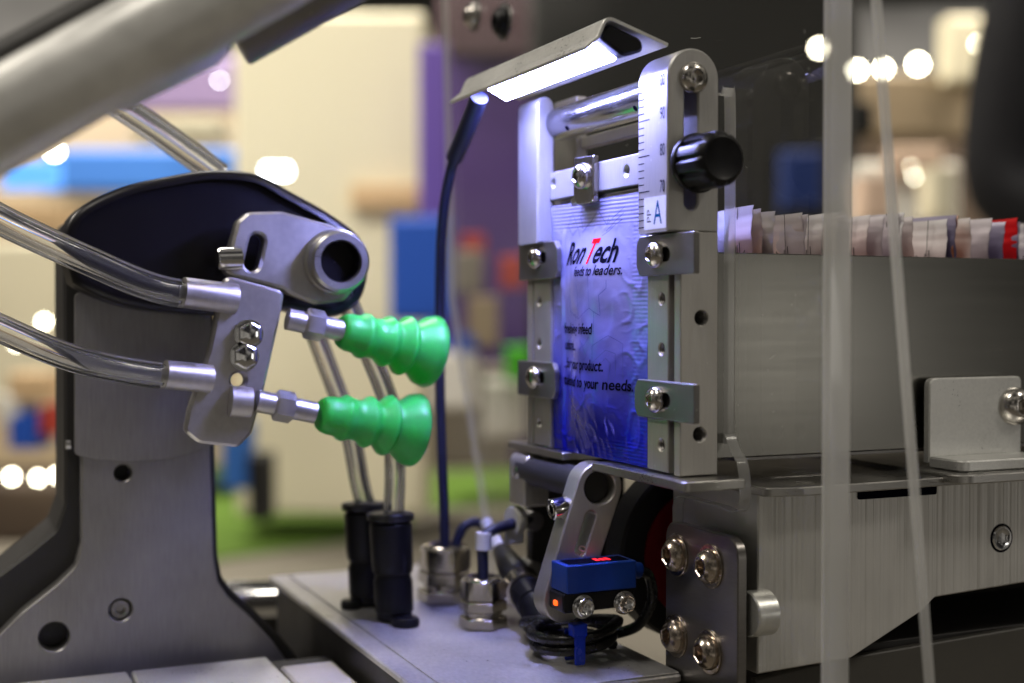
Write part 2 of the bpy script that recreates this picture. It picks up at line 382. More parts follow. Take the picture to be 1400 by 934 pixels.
# near post with the scale
bar = P('scale_bar', 'V', [(0, 69.3), (16.8, 69.3)] + arc(8.4, 112.3, 8.4), 0, 16.8, 'alu_bar', fr, [slot(7.7, 77.6, 7.7, 112, 2.15)], .45)
def on_front(u): return lambda x, y: Vector((u, -x, y))
for k in range(21):
    z = 111.8 - k * 2.04; ln = 6.4 if k % 5 == 0 else 3.3
    bm = bmesh.new(); strip(bm, [(-16.3, z), (-16.3 + ln, z)], .3, on_front(-.08)); finish('tick_mark', bm, 'engrave', bar)
for s, z in (('100', 110.3), ('90', 101.0), ('80', 90.8), ('70', 80.6)):
    text('numeral', s, 4.9, lambda x, y, z=z: Vector((-.14, 1.2 - x, z + y - .2)), 'engrave', bar, bold=.07 if s == '100' else .035, sx=.56, align='RIGHT')
st = P('sticker', 'U', rect(.5, 70.2, 12.9, 79.4, .3), -.12, -.02, 'sticker_white', bar, bev=0); st['label'] = 'white sticker with a blue letter A and small PP'
text('lettering', 'A', 9.6, lambda x, y: Vector((-.15, 7.4 - x, 71.6 + y)), 'print_teal', bar, bold=.035, sx=.72)
text('lettering', 'PP', 3.5, lambda x, y: Vector((-.15, 9.4 + y - 0.6, 72.0 + x)), 'engrave', bar, bold=-.01, sx=1.1)
def post(side, v_out, v_plate_in, s0, s1):
    p = P('post', 'V', [(4.4, .4), (16.7, .4), (16.7, 69.25), (4.4, 69.25)], v_out, v_plate_in, 'alu', fr, [circ(11.2, 45, 2.15), circ(10.8, 12, 2.15)], .25)
    P('core', 'V', rect(14, 1.2, 16.2, 69), min(v_plate_in, s0) + .1, max(v_plate_in, s1) - .2, 'alu', p, bev=.2)
    c = (s0 + s1) / 2 - 2.2 * side
    hs = [circ(c, z, 1.75) for z in (8.4, 36, 50.5)]
    q = P('rail_strip', 'U', rect(s0, .6, s1, 69.2), 4.2, 10.5, 'alu', fr, hs, .3)
    for z in (8.4, 36, 50.5):
        L('thread', [(1.76, 0)] + [(1.74 - .22 * (k % 2), .35 * k) for k in range(1, 12)] + [(.05, 4.2)], (4.6, c, z), (1, 0, 0), 'steel_dark', q, 24, cap=False)
    for u, z in ((11.2, 45), (10.8, 12)):
        L('thread', [(2.16, 0)] + [(2.12 - .28 * (k % 2), .4 * k) for k in range(1, 20)] + [(.05, 8.2)], (u, v_out + .5 * side, z), (0, side, 0), 'steel_dark', p, 24, cap=False)
post(1, 0, 3.6, 6.5, 18.4)
post(-1, 104, 99.4, 84.6, 98.0)
P('side_bar', 'V', [(0, 70.2), (11.5, 70.2), (11.5, 72), (9, 75), (7.2, 79.5), (6.3, 86)] + arc(3.15, 116.5, 3.15), 86, 102.4, 'alu_bar', fr, bev=.6)
button('screw', (3.5, 102.4, 90), (0, 1, 0), 3, 'screw_steel', fr)
button('screw', (3.5, 102.4, 108), (0, 1, 0), 3, 'screw_steel', fr)
P('crossbar', 'U', rect(16.9, 84.6, 85.9, 94.0), 4.6, 9.5, 'alu_bar', fr, [circ(32, 89.3, 1.75), circ(83, 90.2, 1.6)], .35)
for v, z in ((32, 89.3), (83, 90.2)):
    L('thread', [(1.78, 0)] + [(1.72 - .22 * (k % 2), .35 * k) for k in range(1, 12)] + [(.05, 4.2)], (5.0, v, z), (1, 0, 0), 'steel_plate', fr, 24, cap=False)
P('lower_crossbar', 'U', rect(16.9, 81.6, 85.9, 84.3), 8.5, 13, 'steel_dark', fr, bev=.2)
sp = P('stop_clamp', 'U', rpoly([(49.6, 81.2), (61.8, 81.2), (63.6, 84.4), (63.6, 96.6), (49.6, 96.0)], (2.5, 2.5, 2, .6, .6)), 2.4, 4.5, 'screw_steel', fr, bev=.35)
button('screw', (2.4, 56.8, 90.0), NU, 4.3, 'screw_steel', sp, h=2.9)
W('stop_pin', [(6.5, 70, 83.4), (6.5, 24, 83.2)], 1.0, 'chrome', fr, smooth=False)
P('pin_head', 'U', rect(67, 82.2, 71, 84.6, 1), 5, 8, 'chrome', fr)
L('rod', [(.1, 0), (5.5, .2), (5.6, .4), (5.6, 68.8), (5.5, 69)], (8.6, 17, 110.8), (0, 1, 0), 'polished_rod', fr, 48)
for v in (26, 72): L('rod_hole_shade', [(.9, 0), (.9, .12), (.05, .13)], (8.6 - 5.6 * math.cos(R(-38)) + .05, v, 110.8 + 5.6 * math.sin(R(-38)) - .03), (-math.cos(R(38)), 0, -math.sin(R(38))), 'print_black', fr, 16)  # flat black discs paint the dark inside holes; none are cut
P('rear_bar', 'U', rect(14, 103.6, 92, 107.5), 19.5, 22.5, 'bed_cream', fr, bev=.3)
P('rear_post', 'U', rect(92.4, 60, 111, 122, 1), 18, 22, 'alu', fr, bev=.4)
button('screw', (8.2, 0, 112.4), NV, 4.5, 'screw_steel', fr, h=2.7, flange=0)
# knob: fluted black grip on its washer
bm = bmesh.new(); N = 120; rings = []
for h, r, fl in ((0, 8.2, 0), (1.2, 8.4, 0), (1.9, 8.0, 0), (2.0, 7.8, .9), (11, 7.7, .9), (12.4, 7.5, .55), (13.6, 6.6, 0), (14, 5.8, 0), (13.6, 5.2, 0), (13.4, .1, 0)):
    ring = []
    for i in range(N):
        t = 2 * math.pi * i / N; c = (math.cos(t * 10 + .4) - .55) / .45
        q = r - fl * 1.1 * max(0, c) ** .6 if fl and c > 0 else r
        ring.append(bm.verts.new((7.9 + q * math.cos(t), -2.2 - h, 88.2 + q * math.sin(t))))
    rings.append(ring)
for a, b in zip(rings, rings[1:]):
    for i in range(N): bm.faces.new((a[i], a[(i + 1) % N], b[(i + 1) % N], b[i]))
bm.faces.new(rings[0]); bm.faces.new(rings[-1])
kn = finish('knob', bm, 'black_plastic', fr, 45)
L('knob_collar', [(5.5, 0), (5.5, 2.3), (.1, 2.35)], (7.9, 0, 88.2), NV, 'steel_dark', fr)
# four clamp plates holding the sachet edges
def clamp(v_tip, v_end, z0, z1, vs, zs, sgn):
    tip = [(v_end, z0), (v_end, z1), (v_tip - 1.8 * sgn, z1), (v_tip, z1 - 2.6), (v_tip, z0 + 2.6), (v_tip - 1.8 * sgn, z0)]
    p = P('clamp_plate', 'U', rpoly(tip, (.6, .6, 1.5, 2, 2, 1.5)), 2.2, 4.1, 'steel_dark', fr, [slot(vs - 5.2, zs, vs + 1.5, zs, 2.0)], .25)
    P('slot_back', 'U', rect(vs - 8, zs - 3, vs + 4, zs + 3), 3.7, 4.15, 'body_dark', p, bev=0)
    button('screw', (2.1, vs, zs), NU, 3.9, 'screw_steel', p, h=2.7)
clamp(21.6, -10.6, 57.2, 68.8, 9.6, 63.0, 1)
clamp(22.6, -10.8, 16.0, 27.0, 9.4, 21.6, 1)
clamp(75.4, 106.5, 58.0, 70.6, 91.2, 65.4, -1)
clamp(77.0, 107.5, 17.6, 29.8, 92.4, 24.4, -1)
# sill plates under the frame
P('base_plate', 'Z', rpoly([(0, -9.4), (20, -9.4), (20, 46), (0, 46)], (2.5, .6, .6, .8)), -2.7, 0, 'steel_plate', fr, bev=.3)
P('base_plate', 'Z', rpoly([(2, 71), (20, 71), (20, 116), (2, 116)], (.8, .6, .6, .8)), -2.2, .4, 'steel_plate', fr, bev=.3)
P('foot_bracket', 'U', rect(98.5, .6, 107, 13, (1, 1, 3, 3)), 10, 13, 'alu_light', fr)

# ================================================================== INSPECTION LAMP
lamp = thing('inspection_lamp', (-10, 60, 118), 'glowing white strip lamp under a bent steel hood above the front sachet', 'lamp')
def sh(pts): return [(-5.2 + (p[0]) * .975, 118 + (p[1] - 120.2) * .975) for p in pts]
def offset_line(p, d):
    q = inset(p, d); n = len(p)
    for e, (i0, i1) in ((0, (0, 1)), (n - 1, (n - 2, n - 1))):
        t = (Vector(p[i1]) - Vector(p[i0])).normalized(); q[e] = (p[e][0] - t.y * d, p[e][1] + t.x * d)
    return q
prof = rpoly(sh([(-16.4, 122.7), (-12.2, 126.2), (-9.4, 132.6), (11.4, 126.0)]), (0, 2.6, 3.4, 0), 8)
P('hood', 'V', prof + offset_line(prof, -1.0)[::-1], 9.5, 113.5, 'alu_light', lamp, bev=.1)
P('housing', 'V', sh([(-11.6, 126.2), (-2.6, 121.8), (1.5, 126.4), (-8.8, 130.4)]), 15, 94, 'alu_light', lamp)
df = P('diffuser', 'V', sh([(-12.3, 125.5), (-3.2, 120.9), (-2.7, 121.7), (-11.9, 126.3)]), 15.5, 93.5, 'led_white', lamp, bev=.1)
P('end_cap', 'V', rpoly(sh([(-11.6, 126.2), (-3.0, 121.2), (3.6, 123.2), (3.0, 126.6), (-8.2, 130.4)]), 2.4, 8), 10.2, 15.4, 'black_plastic', lamp, bev=.8)
P('end_cap', 'V', rpoly(sh([(-12.4, 125.8), (-2.8, 121), (1.6, 126.3), (-8.8, 130.6)]), 1.2), 93.6, 96.5, 'black_plastic', lamp, bev=.5)
W('cable_sleeve', [(-17.5, 95, 119.5), (-17, 105, 112.5), (-16, 122, 102)], 3.1, 'cable_blue', lamp)
W('cable', [(-17, 105, 112.5), (-16, 122.5, 101.5), (-14.5, 137, 84), (-10.5, 151.5, 56), (-10.5, 151, 10), (-10, 148.5, -30), (-10, 148, -52)], 1.95, 'cable_blue', lamp)

# ================================================================== FRONT SACHET
V0, V1, Z0, Z1 = 20.2, 86.2, .6, 82.6
def sstep(a, b, x): t = max(0, min(1, (x - a) / (b - a))); return t * t * (3 - 2 * t)
def pouch_pos(v, z, lift=0.0):
    s = (v - V0) / (V1 - V0); t = (z - Z0) / (Z1 - Z0)
    b = sstep(0.13, .42, s) * sstep(.0, .36, .90 - s) * sstep(.01, .22, t) * sstep(0, .22, .90 - t)
    h = 4.4 * b
    n1 = noise.noise(Vector((v * .075, z * .06, 1.3))); n2 = noise.noise(Vector((v * .16 + 5, z * .13, 4.1))); n3 = noise.noise(Vector((v * .34, z * .30, 9.1)))
    h += (1.1 * n1 + .28 * n2) * (.35 + .65 * b) + .06 * n3
    rid = 1 - abs(noise.noise(Vector((v * .12 + 2, z * .05 - v * .04, 7.7)))); h += .38 * max(0, rid - .86) / .14 * (.3 + .7 * b) * (1 - .85 * sstep(.25, .34, t) * (1 - sstep(.8, .86, t)) * (1 - sstep(.7, .8, s)) * sstep(.3, .36, s))
    if s < .155: h += (.03 + .07 * noise.noise(Vector((v * .1, z * .12, 3.3)))) * math.sin(2 * math.pi * z / 1.25) * (1 - sstep(.125, .155, s)) * sstep(.02, .05, s + .03)
    if t > .89: h += .075 * math.sin(2 * math.pi * (z - .02 * v) / 1.2) * sstep(.885, .9, t)
    if t < .10 and s < .55: h += .08 * math.sin(2 * math.pi * z / 1.1) * (1 - sstep(.06, .1, t)) * (1 - sstep(.3, .55, s))
    cr = abs(noise.noise(Vector((v * .13 + z * .04, z * .10 - v * .05, 2.2)))); calm = sstep(.22, .30, t) * (1 - sstep(.86, .89, t)) * (1 - sstep(.86, .9, s)) * sstep(.17, .25, s)
    h += .26 * max(0, .16 - cr) / .16 * (1 - .85 * calm) * (1 - sstep(.88, .9, t))
    cr2 = abs(noise.noise(Vector((v * .26 - z * .10, z * .20 + v * .08, 6.2)))); h += .10 * max(0, .12 - cr2) / .12 * (1 - .95 * calm) * (1 - sstep(.88, .9, t))
    fold = math.exp(-((v - 77.4 - .5 * math.sin(z * .07)) / .8) ** 2); h += .85 * fold * (1 - sstep(.86, .92, t))
    vv = v + (-2.4 * (1 - t)) * s + .35 * math.sin(z * .23) * (s > .96)
    return Vector((5.4 - h - lift, vv, z))
bm = bmesh.new(); nu, nz = 92, 330; g = []
for j in range(nz + 1):
    g.append([bm.verts.new(pouch_pos(V0 + (V1 - V0) * i / nu, Z0 + (Z1 - Z0) * j / nz)) for i in range(nu + 1)])
for j in range(nz):
    for i in range(nu): bm.faces.new((g[j][i], g[j][i + 1], g[j + 1][i + 1], g[j + 1][i]))
back = [[bm.verts.new((9.2, V0 + (V1 - V0) * i / 6 - 2.4 * (1 - j / 8) * (i / 6), Z0 + (Z1 - Z0) * j / 8)) for i in range(7)] for j in range(9)]
for j in range(8):
    for i in range(6): bm.faces.new((back[j][i], back[j + 1][i], back[j + 1][i + 1], back[j][i + 1]))
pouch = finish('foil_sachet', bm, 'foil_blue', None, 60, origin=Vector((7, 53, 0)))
tag(pouch, 'shiny blue foil sachet printed RonTech held upright by four clamps', 'sachet')
def on_pouch(v, z, k=.16): return lambda x, y: pouch_pos(v - x, z + y, k)
text('lettering', 'Ron', 10.4, on_pouch(73.6, 62.4), 'print_black', pouch, bold=.26, shear=.30, sx=.98)
text('lettering', 'T', 11.0, on_pouch(55.2, 62.2), 'print_red', pouch, bold=.3, shear=.34, sx=.74)
text('lettering', 'ech', 10.4, on_pouch(50.0, 62.2), 'print_black', pouch, bold=.26, shear=.30, sx=.84)
text('lettering', 'feeds to leaders.', 4.6, on_pouch(62.4, 58.2), 'print_black', pouch, bold=.06, shear=.25, sx=.92)
text('lettering', 'freshing infeed', 4.9, on_pouch(76.6, 39.8), 'print_black', pouch, bold=.085, shear=.1, sx=1.0)
text('lettering', 'utions...', 4.9, on_pouch(76.8, 34.4), 'print_black', pouch, bold=.085, shear=.1, sx=1.0)
text('lettering', '..for your product.', 4.9, on_pouch(77.0, 28.4), 'print_black', pouch, bold=.085, shear=.1, sx=.96)
text('lettering', 'tailored to your needs.', 4.9, on_pouch(77.4, 22.8), 'print_black', pouch, bold=.085, shear=.1, sx=1.06)
def dens(pts, n=6):
    out = []
    for a, b in zip(pts, pts[1:]):
        for k in range(n): out.append((a[0] + (b[0] - a[0]) * k / n, a[1] + (b[1] - a[1]) * k / n))
    return out + [pts[-1]]
bm = bmesh.new()
LINES = [[(68, 57.5), (68.5, 47), (60, 44.5), (50, 48), (50.5, 59)], [(60, 44.5), (60.2, 56)], [(50, 48), (44, 45.6), (44.2, 52), (41, 54), (41, 56.5)],
         [(47, 47), (47.4, 30)], [(56, 46), (56, 39)], [(63, 46), (63, 41), (66, 41), (66, 45.6), (63, 46)], [(70, 52), (72, 49), (71, 44), (69, 43), (68, 47), (70, 52)],
         [(48, 36), (40, 39.5), (34, 37), (34, 25), (38, 23)], [(47, 31), (41, 35), (37, 34), (37, 27)], [(44, 30), (41, 32.5), (39, 31), (40, 25)], [(48, 36), (47, 24)],
         [(58, 38), (54, 36), (50, 39)], [(60, 33), (56, 30), (52, 33), (55, 36), (60, 33)], [(64, 78), (62, 73), (56, 76), (52, 79)], [(52, 79), (46, 74), (44, 77)],
         [(46, 74), (34, 79)], [(46, 72), (35, 77)], [(48, 70.6), (36, 75)], [(70, 79), (66, 74), (70, 72), (74, 75), (70, 79)], [(66, 74), (64, 71)]]
for l in LINES: strip(bm, dens(l), .17, on_pouch(0, 0, .12).__class__ and (lambda x, y: pouch_pos(x, y, .12)))
finish('line_drawing', bm, 'print_line', pouch)

# ================================================================== MAGAZINE WITH SACHETS
mg = thing('sachet_magazine', (90, 40, 0), 'long brushed steel magazine trough full of standing sachets', 'magazine')
P('side_wall', 'V', rect(17.2, 3.6, 260, 64.2), 10.2, 11.4, 'wall_steel', mg, bev=.3)
P('far_wall', 'V', rect(30, 3.6, 260, 64.2), 92, 93.2, 'wall_steel', mg, bev=.3)
P('floor_sheet', 'Z', rect(30, 11.5, 260, 92), 2.4, 3.4, 'steel_dark', mg, bev=.1)
P('table_plate', 'Z', rpoly([(28.6, -6.6), (40, -9), (104, -7), (104, 60), (28.6, 60)], (3, 2, 1, 1, 1)), -6.0, -3.4, 'steel_plate', mg, [circ(47, 0, 2.6), ], .35)
L('plug', [(2.5, 0), (2.5, 1), (1.7, 1.2), (.05, .9)], (47, 0, -4.4), NZ, 'steel_dark', mg)
P('table_plate', 'Z', rpoly([(92, -14), (260, -14), (260, 60), (92, 60)], (7, 1, 1, 1)), -5.0, -2.2, 'steel_plate', mg, bev=.4)
br = P('angle_bracket', 'V', rect(98, -.6, 136, 26, (.2, .2, 2, 3)), 5.4, 8.2, 'alu_light', mg, bev=.4)
P('bracket_foot', 'Z', rpoly([(98, -9), (136, -9), (136, 5.4), (98, 5.4)], (4, 2, .2, .2)), -2.1, 1.4, 'alu_light', br, bev=.5)
button('screw', (133, 5.4, 16.4), NV, 6.2, 'screw_steel', br, h=4.2)
def sachet_mesh(seed):
    bm = bmesh.new(); nu, nz = 20, 84; g = []
    for sd in (-1, 1):
        g = []
        for j in range(nz + 1):
            row = []
            for i in range(nu + 1):
                v = 64 * i / nu; z = 74 * j / nz; s = i / nu; t = j / nz
                b = sstep(.06, .4, s) * sstep(.06, .4, 1 - s) * sstep(.05, .3, t) * sstep(.07, .25, 1 - t)
                h = (.12 + 1.5 * b) + .5 * noise.noise(Vector((v * .1 + seed * 9, z * .1, sd * 3))) * (.3 + b)
                wv = 1.7 * noise.noise(Vector((v * .06, z * .07, seed * 5.1))) + .5 * noise.noise(Vector((v * .2, z * .2, seed * 2.1))) + 1.2 * noise.noise(Vector((v * .12, seed * 3.3, .5))) * t * t
                if t > .88: wv += .14 * math.sin(z * 5.2)
                row.append(bm.verts.new(((sd * h + wv) * S, v * S, z * S)))
            g.append(row)
        for j in range(nz):
            for i in range(nu): bm.faces.new((g[j][i], g[j][i + 1], g[j + 1][i + 1], g[j + 1][i]))
    bmesh.ops.recalc_face_normals(bm, faces=bm.faces)
    me = bpy.data.meshes.new('sachet'); bm.to_mesh(me); bm.free()
    for p in me.polygons: p.use_smooth = True
    return me
def mark_mesh():
    bm = bmesh.new()
    f = lambda x, y: Vector((-.95 * S * 1.0, x * S, y * S))
    strip(bm, dens([(7.5, 40), (7.5, 74)]), .35, f)
    for a in ([(4, 58), (11, 61)], [(5.5, 55), (6.4, 64)], [(9, 56), (8.2, 63)], [(3, 60.5), (6, 57)], [(10, 60), (13, 62.5)]): strip(bm, a, .45, f)
    me = bpy.data.meshes.new('print'); bm.to_mesh(me); bm.free(); me.materials.append(M['print_black']); return me
variants = {}
mk = mark_mesh()
seqm = ['foil_white', 'foil_pink', 'foil_pink', 'foil_white', 'foil_mauve', 'foil_pink', 'foil_white', 'foil_pink', 'foil_mauve', 'foil_pink', 'foil_mauve', 'foil_mauve', 'foil_white', 'foil_pink', 'foil_white', 'foil_orange', 'foil_violet', 'foil_white', 'foil_mauve', 'foil_violet', 'foil_red', 'foil_violet', 'foil_mauve', 'foil_white']
uu = 33.0
ORD = 'first second third fourth fifth sixth seventh eighth ninth tenth eleventh twelfth thirteenth fourteenth fifteenth sixteenth seventeenth eighteenth nineteenth twentieth twenty-first twenty-second twenty-third twenty-fourth'.split()
for i, mt in enumerate(seqm):
    key = (mt, i % 3)
    if key not in variants:
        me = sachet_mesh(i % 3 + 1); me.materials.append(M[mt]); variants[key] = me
    o = bpy.data.objects.new('sachet', variants[key]); C.objects.link(o)
    o.location = Vector((uu, 14.5 + random.uniform(-.8, 1.2), 3.6 + random.uniform(-1, .8))) * S
    if i == 1: o.location.z += .0015
    o.rotation_euler = (R(random.uniform(-1.2, 1.2)), R(random.uniform(-3, 4.5)), R(random.uniform(-4, 4)))
    if mt == 'foil_red': o.location.z += .001; uu += 2.2
    c = mt.split('_')[1]
    lab = '%s foil sachet, %s from the left in the magazine row' % ({'white': 'whitish', 'pink': 'pale pinkish', 'mauve': 'greyish mauve', 'orange': 'orange tinted', 'violet': 'dark violet', 'red': 'bright red'}[c], ORD[i])
    tag(o, lab, 'sachet', 'sachets queued in the magazine')
    if mt in ('foil_white', 'foil_pink', 'foil_orange'):
        q = bpy.data.objects.new('print', mk); C.objects.link(q); q.parent = o
    uu += random.uniform(4.7, 5.8) + (2.0 if i == 19 else 0)

# ================================================================== SUPPORT BLOCK AND LOWER COVER
blk = thing('support_block', (80, 20, -60), 'milled aluminium support block with vertical cutter marks below the magazine', 'machine block')
P('block', 'V', rpoly([(30.5, -58.4), (64, -57.2), (91, -45.4), (96, -41.6), (140, -39.6), (260, -37), (260, -6.2), (30.5, -6.2)], (.4, 1, 2, 2, 0, 0, .4, .4)), 0, 48, 'milled_alu', blk, bev=.4)
L('screw_recess_shade', [(4.6, 0), (4.6, .08), (.05, .09)], (122.6, 0, -25), NV, 'print_black', blk)  # flat black disc paints the shaded recess round the screw
capscrew('screw', (122.6, .2, -25), NV, 3.9, .9, 'chrome', blk)
P('under_slot_shade', 'V', rect(66, -9.6, 96, -6.4, .8), -.4, .05, 'print_black', blk, bev=0)  # black strip on the block face paints the dark of a slot
cov = thing('lower_cover', (90, 30, -120), 'dark grey lower machine cover under the milled block', 'machine cover')
P('cover_panel', 'V', [(34, -140), (34, -62), (62, -59.2), (260, -52), (260, -140)], 6, 9, 'dark_cover', cov, bev=.4)
P('cover_back', 'V', [(40, -140), (40, -8), (260, -8), (260, -140)], 60, 63, 'body_dark', cov, bev=.2)
P('cover_rib', 'Z', rect(60, 10, 260, 55), -60, -56.5, 'body_dark', cov, bev=.2)

# ================================================================== ACRYLIC GUARD
pane = thing('acrylic_guard', (26, 40, -62), 'clear acrylic guard pane cut out around the sachet holder', 'guard pane')
out = [(-39.5, -62.6), (-39.5, 262), (247, 262), (241, 188), (233, 54), (194, -40), (188, -62.6), (140, -62.6), (140, 100), (132, 112), (18, 112)]
cut = [(10.5, 110), (8.6, 104), (8.6, 16), (8.0, 11), (4.5, 6.0), (1.6, 3), (.3, -2), (.1, -7.6), (1.6, -10.4), (5, -11.2), (10, -10.6), (33, -10.2), (36, -11.2), (37.4, -14), (37.4, -62.6)]
cutS = [tuple(p[:2]) for p in catmull([(a, b, 0) for a, b in cut[:-4]], 5)] + cut[-4:]
bm = bmesh.new(); prism(bm, 'U', out + cutS, 24, 28, bev=.25)
bmesh.ops.recalc_face_normals(bm, faces=bm.faces); bm.normal_update()
for f in bm.faces: f.material_index = 0 if abs(f.normal.x) > .9 else 1
sheet = finish('sheet', bm, None, pane, 30, mats=('acrylic_clear', 'acrylic_edge'))
P('edge_strip', 'U', rect(-42.5, -120, -39.6, 262, .6), 22.4, 30.6, 'acrylic_edge', pane, bev=1.1)
for (x, y, rr, mt) in ((650, 22, 5.0, 'screw_steel'), (690, 30, 6.0, 'black_plastic')):
    q = at_u(x, y, 24); L('washer', [(2, 0), (rr + 1.6, 0), (rr + 1.6, .8), (2, .8)], q, NU, 'steel_dark', pane); button('guard_bolt', q + Vector((-.8, 0, 0)), NU, rr, mt, pane, h=4)
for i in range(34):
    px = (random.uniform(800, 1120), random.uniform(5, 250)) if i < 20 else (random.uniform(1000, 1125), random.uniform(380, 640))
    a = at_u(*px, 23.97); ang = random.choice((1.2, 1.9, .2, 2.8)) + random.uniform(-.4, .4); ln = random.uniform(.25, 1.2) if i % 6 else random.uniform(2.5, 6)
    bm = bmesh.new(); strip(bm, [(a.y + ln * math.cos(ang) * q, a.z + ln * math.sin(ang) * q + .1 * q * q * ln) for q in (-.5, 0, .5)], random.uniform(.05, .12), lambda x, y: Vector((23.97, x, y)))
    finish('scratch', bm, 'scratch_white', pane)
rod = thing('acrylic_edge_bar', at_v(1276, 1000, -54), 'slanting narrow clear acrylic bar right of the broad guard edge', 'acrylic bar')
a, b = at_v(1193, -60, -54), at_v(1276, 1000, -54)
bm = bmesh.new(); d = (b - a).normalized(); sx = Vector((1, 0, 0)); sx = (sx - d * sx.dot(d)).normalized(); sy = d.cross(sx)
c4 = rect(-1.05, -1.1, 1.05, 1.1, .4, 3); ra = [bm.verts.new(a + sx * p + sy * q) for p, q in c4]; rb = [bm.verts.new(b + sx * p + sy * q) for p, q in c4]
for i in range(len(c4)): bm.faces.new((ra[i], ra[(i + 1) % len(c4)], rb[(i + 1) % len(c4)], rb[i]))
bm.faces.new(ra); bm.faces.new(rb[::-1]); finish('bar', bm, 'acrylic_edge', rod, 30)

hp = thing('hinge_plate', (22, 16, -62), 'dark steel plate with four flanged button screws at the guard corner', 'bolted plate')
P('plate', 'U', rect(-4.6, -72, 35.6, -17.8, (1, 1, 6, 6)), 20.6, 23.8, 'hinge_steel', hp, bev=.35)
for v, z in ((28.6, -27.6), (9.4, -27.8), (28.9, -52.6), (10.0, -53.2)): button('screw', (20.6, v, z), NU, 5.2, 'screw_brown', hp, h=4.0, sock=2.5, flange=6.6)
L('boss', [(.1, 0), (6.2, .2), (6.6, .6), (6.6, 7.2), (6.2, 7.6), (.1, 7.7)], (33.6, -1.2, -40.2), (-1, 0, 0), 'alu_light', hp)

# ================================================================== FEED WHEEL, SHAFT, SENSOR
fw = thing('feed_wheel', (46, 64, -62), 'black wheel with dark red disc in shade under the sachet frame', 'wheel')
L('tyre', [(22, 0), (29.5, .4), (30.4, 1.5), (30.4, 12), (29, 13), (.1, 13)], (48, 58, -33.8), (0, 1, 0), 'tyre_black', fw, 64)
L('disc', [(.1, -.2), (14, -.2), (14.2, -1), (22.2, -1), (22.4, 2), (.1, 2.2)], (48, 58, -33.8), (0, 1, 0), 'wheel_red', fw, 64)
L('hub', [(.1, -3), (7, -3), (7.4, -2.6), (7.4, 1), (.1, 1)], (48, 58, -33.8), (0, 1, 0), 'steel_dark', fw)
sb = thing('shaft_block', (4, 100, -62), 'small rounded alloy block with a socket screw left of the sensor arm', 'machine block')
P('block', 'V', rpoly([(0, -21), (9.5, -21), (9.5, -3), (0, -3)], (1, 1, 1, 4)), 97, 110, 'alu', sb, bev=.5)
button('screw', (0, 103.2, -9.4), NU, 2.4, 'chrome', sb, h=1.2)
L('shaft', [(.1, 0), (5.0, .3), (5.3, .8), (5.3, 52), (.1, 52)], (4.6, 52.5, -8.6), (0, 1, 0), 'body_dark', sb)
P('back_plate', 'V', rect(10, -63, 48, -4, 1), 112, 117, 'body_dark', sb, bev=.4)
for u, z in ((9, -28), (9, -46)): L('standoff', [(.1, -1), (3.4, -.8), (3.6, -.3), (3.6, 9), (.1, 9)], (u, 108, z), (0, 1, 0), 'steel_dark', sb)
arm = thing('slotted_bracket', (-4, 49, -50), 'slotted grey alloy sensor arm hanging below the sachet frame', 'sensor arm')
ta, tb = (4.6, -8.6), (-7.6, -43.0)
dx = Vector((tb[0] - ta[0], tb[1] - ta[1])).normalized(); nx = Vector((-dx.y, dx.x))
def halfcap(c, r, flip):
    out = []
    for k in range(13):
        q = math.pi * k / 12; v = nx * math.cos(q) + dx * math.sin(q) * flip; out.append((c[0] + v.x * r, c[1] + v.y * r))
    return out
outl = halfcap(ta, 8.0, -1) + [(p[0] , p[1]) for p in reversed(halfcap(tb, 7.4, 1))]
s0 = (ta[0] + dx.x * 9.6, ta[1] + dx.y * 9.6); s1 = (ta[0] + dx.x * 20.5, ta[1] + dx.y * 20.5)
ax = P('arm', 'V', outl, 49, 57, 'alu', arm, [circ(ta[0], ta[1], 5.4, 28), slot(*s0, *s1, 1.9)], .4)
sc = Vector((ta[0] + dx.x * 9, 53, ta[1] + dx.y * 9)) - Vector((nx.x, 0, nx.y)) * (-8.0 if nx.x < 0 else 8.0)
capscrew('clamp_screw', sc + Vector((1.2, 0, 0)), Vector((-1, 0, -.15)), 3.4, 6.0, 'chrome', arm)
def on_arm(q, n): p = Vector(ta) + dx * q + nx * n; return p
text('lettering', '60', 4.2, lambda x, y: Vector((on_arm(23 - x, 2.0 - y).x, 48.96, on_arm(23 - x, 2.0 - y).y)), 'alu_light', arm, bold=-.05)
sn = thing('blue_sensor', (-2, 44, -38), 'small blue optical sensor with glowing red top on the slotted arm', 'sensor')
P('body', 'V', rect(-12.6, -38.8, 11.4, -30.2, .5), 37.5, 48.6, 'blue_plastic', sn, bev=.3)
P('display', 'Z', rect(-11, 39.5, 10, 46.5, .5), -30.22, -30.05, 'print_black', sn, bev=0)
for q in range(3): P('indicator', 'Z', rect(-.6 + 1.9 * q, 41.2, .7 + 1.9 * q, 44.6 - .6 * (q % 2), .3), -30.06, -29.95, 'led_red', sn, bev=0)
P('base', 'V', rpoly([(-13.2, -45), (11.2, -44.6), (11.6, -38.9), (-13.4, -38.9)], 1.2), 39, 48.7, 'black_plastic', sn, bev=.4)
P('orange_light', 'U', rect(42.4, -43.2, 44.8, -41.6, .7), -13.75, -13.3, 'led_orange', sn, bev=0)
for u in (-6.6, 7.6): capscrew('screw', (u, 39, -43.2), NV, 3.0, 2.8, 'chrome', sn); 
for u in (-6.6, 7.6): L('washer', [(2, 0), (3.7, 0), (3.7, .6), (2, .6)], (u, 39, -43.2), NV, 'chrome', sn)
W('cable_boot', [(11, 43, -33.8), (15.5, 43, -34.6)], 2.6, 'blue_plastic', sn, smooth=False)
cb = thing('sensor_cable', (0, 58, -62), 'coiled black sensor cable lying on the grey lid', 'cable')
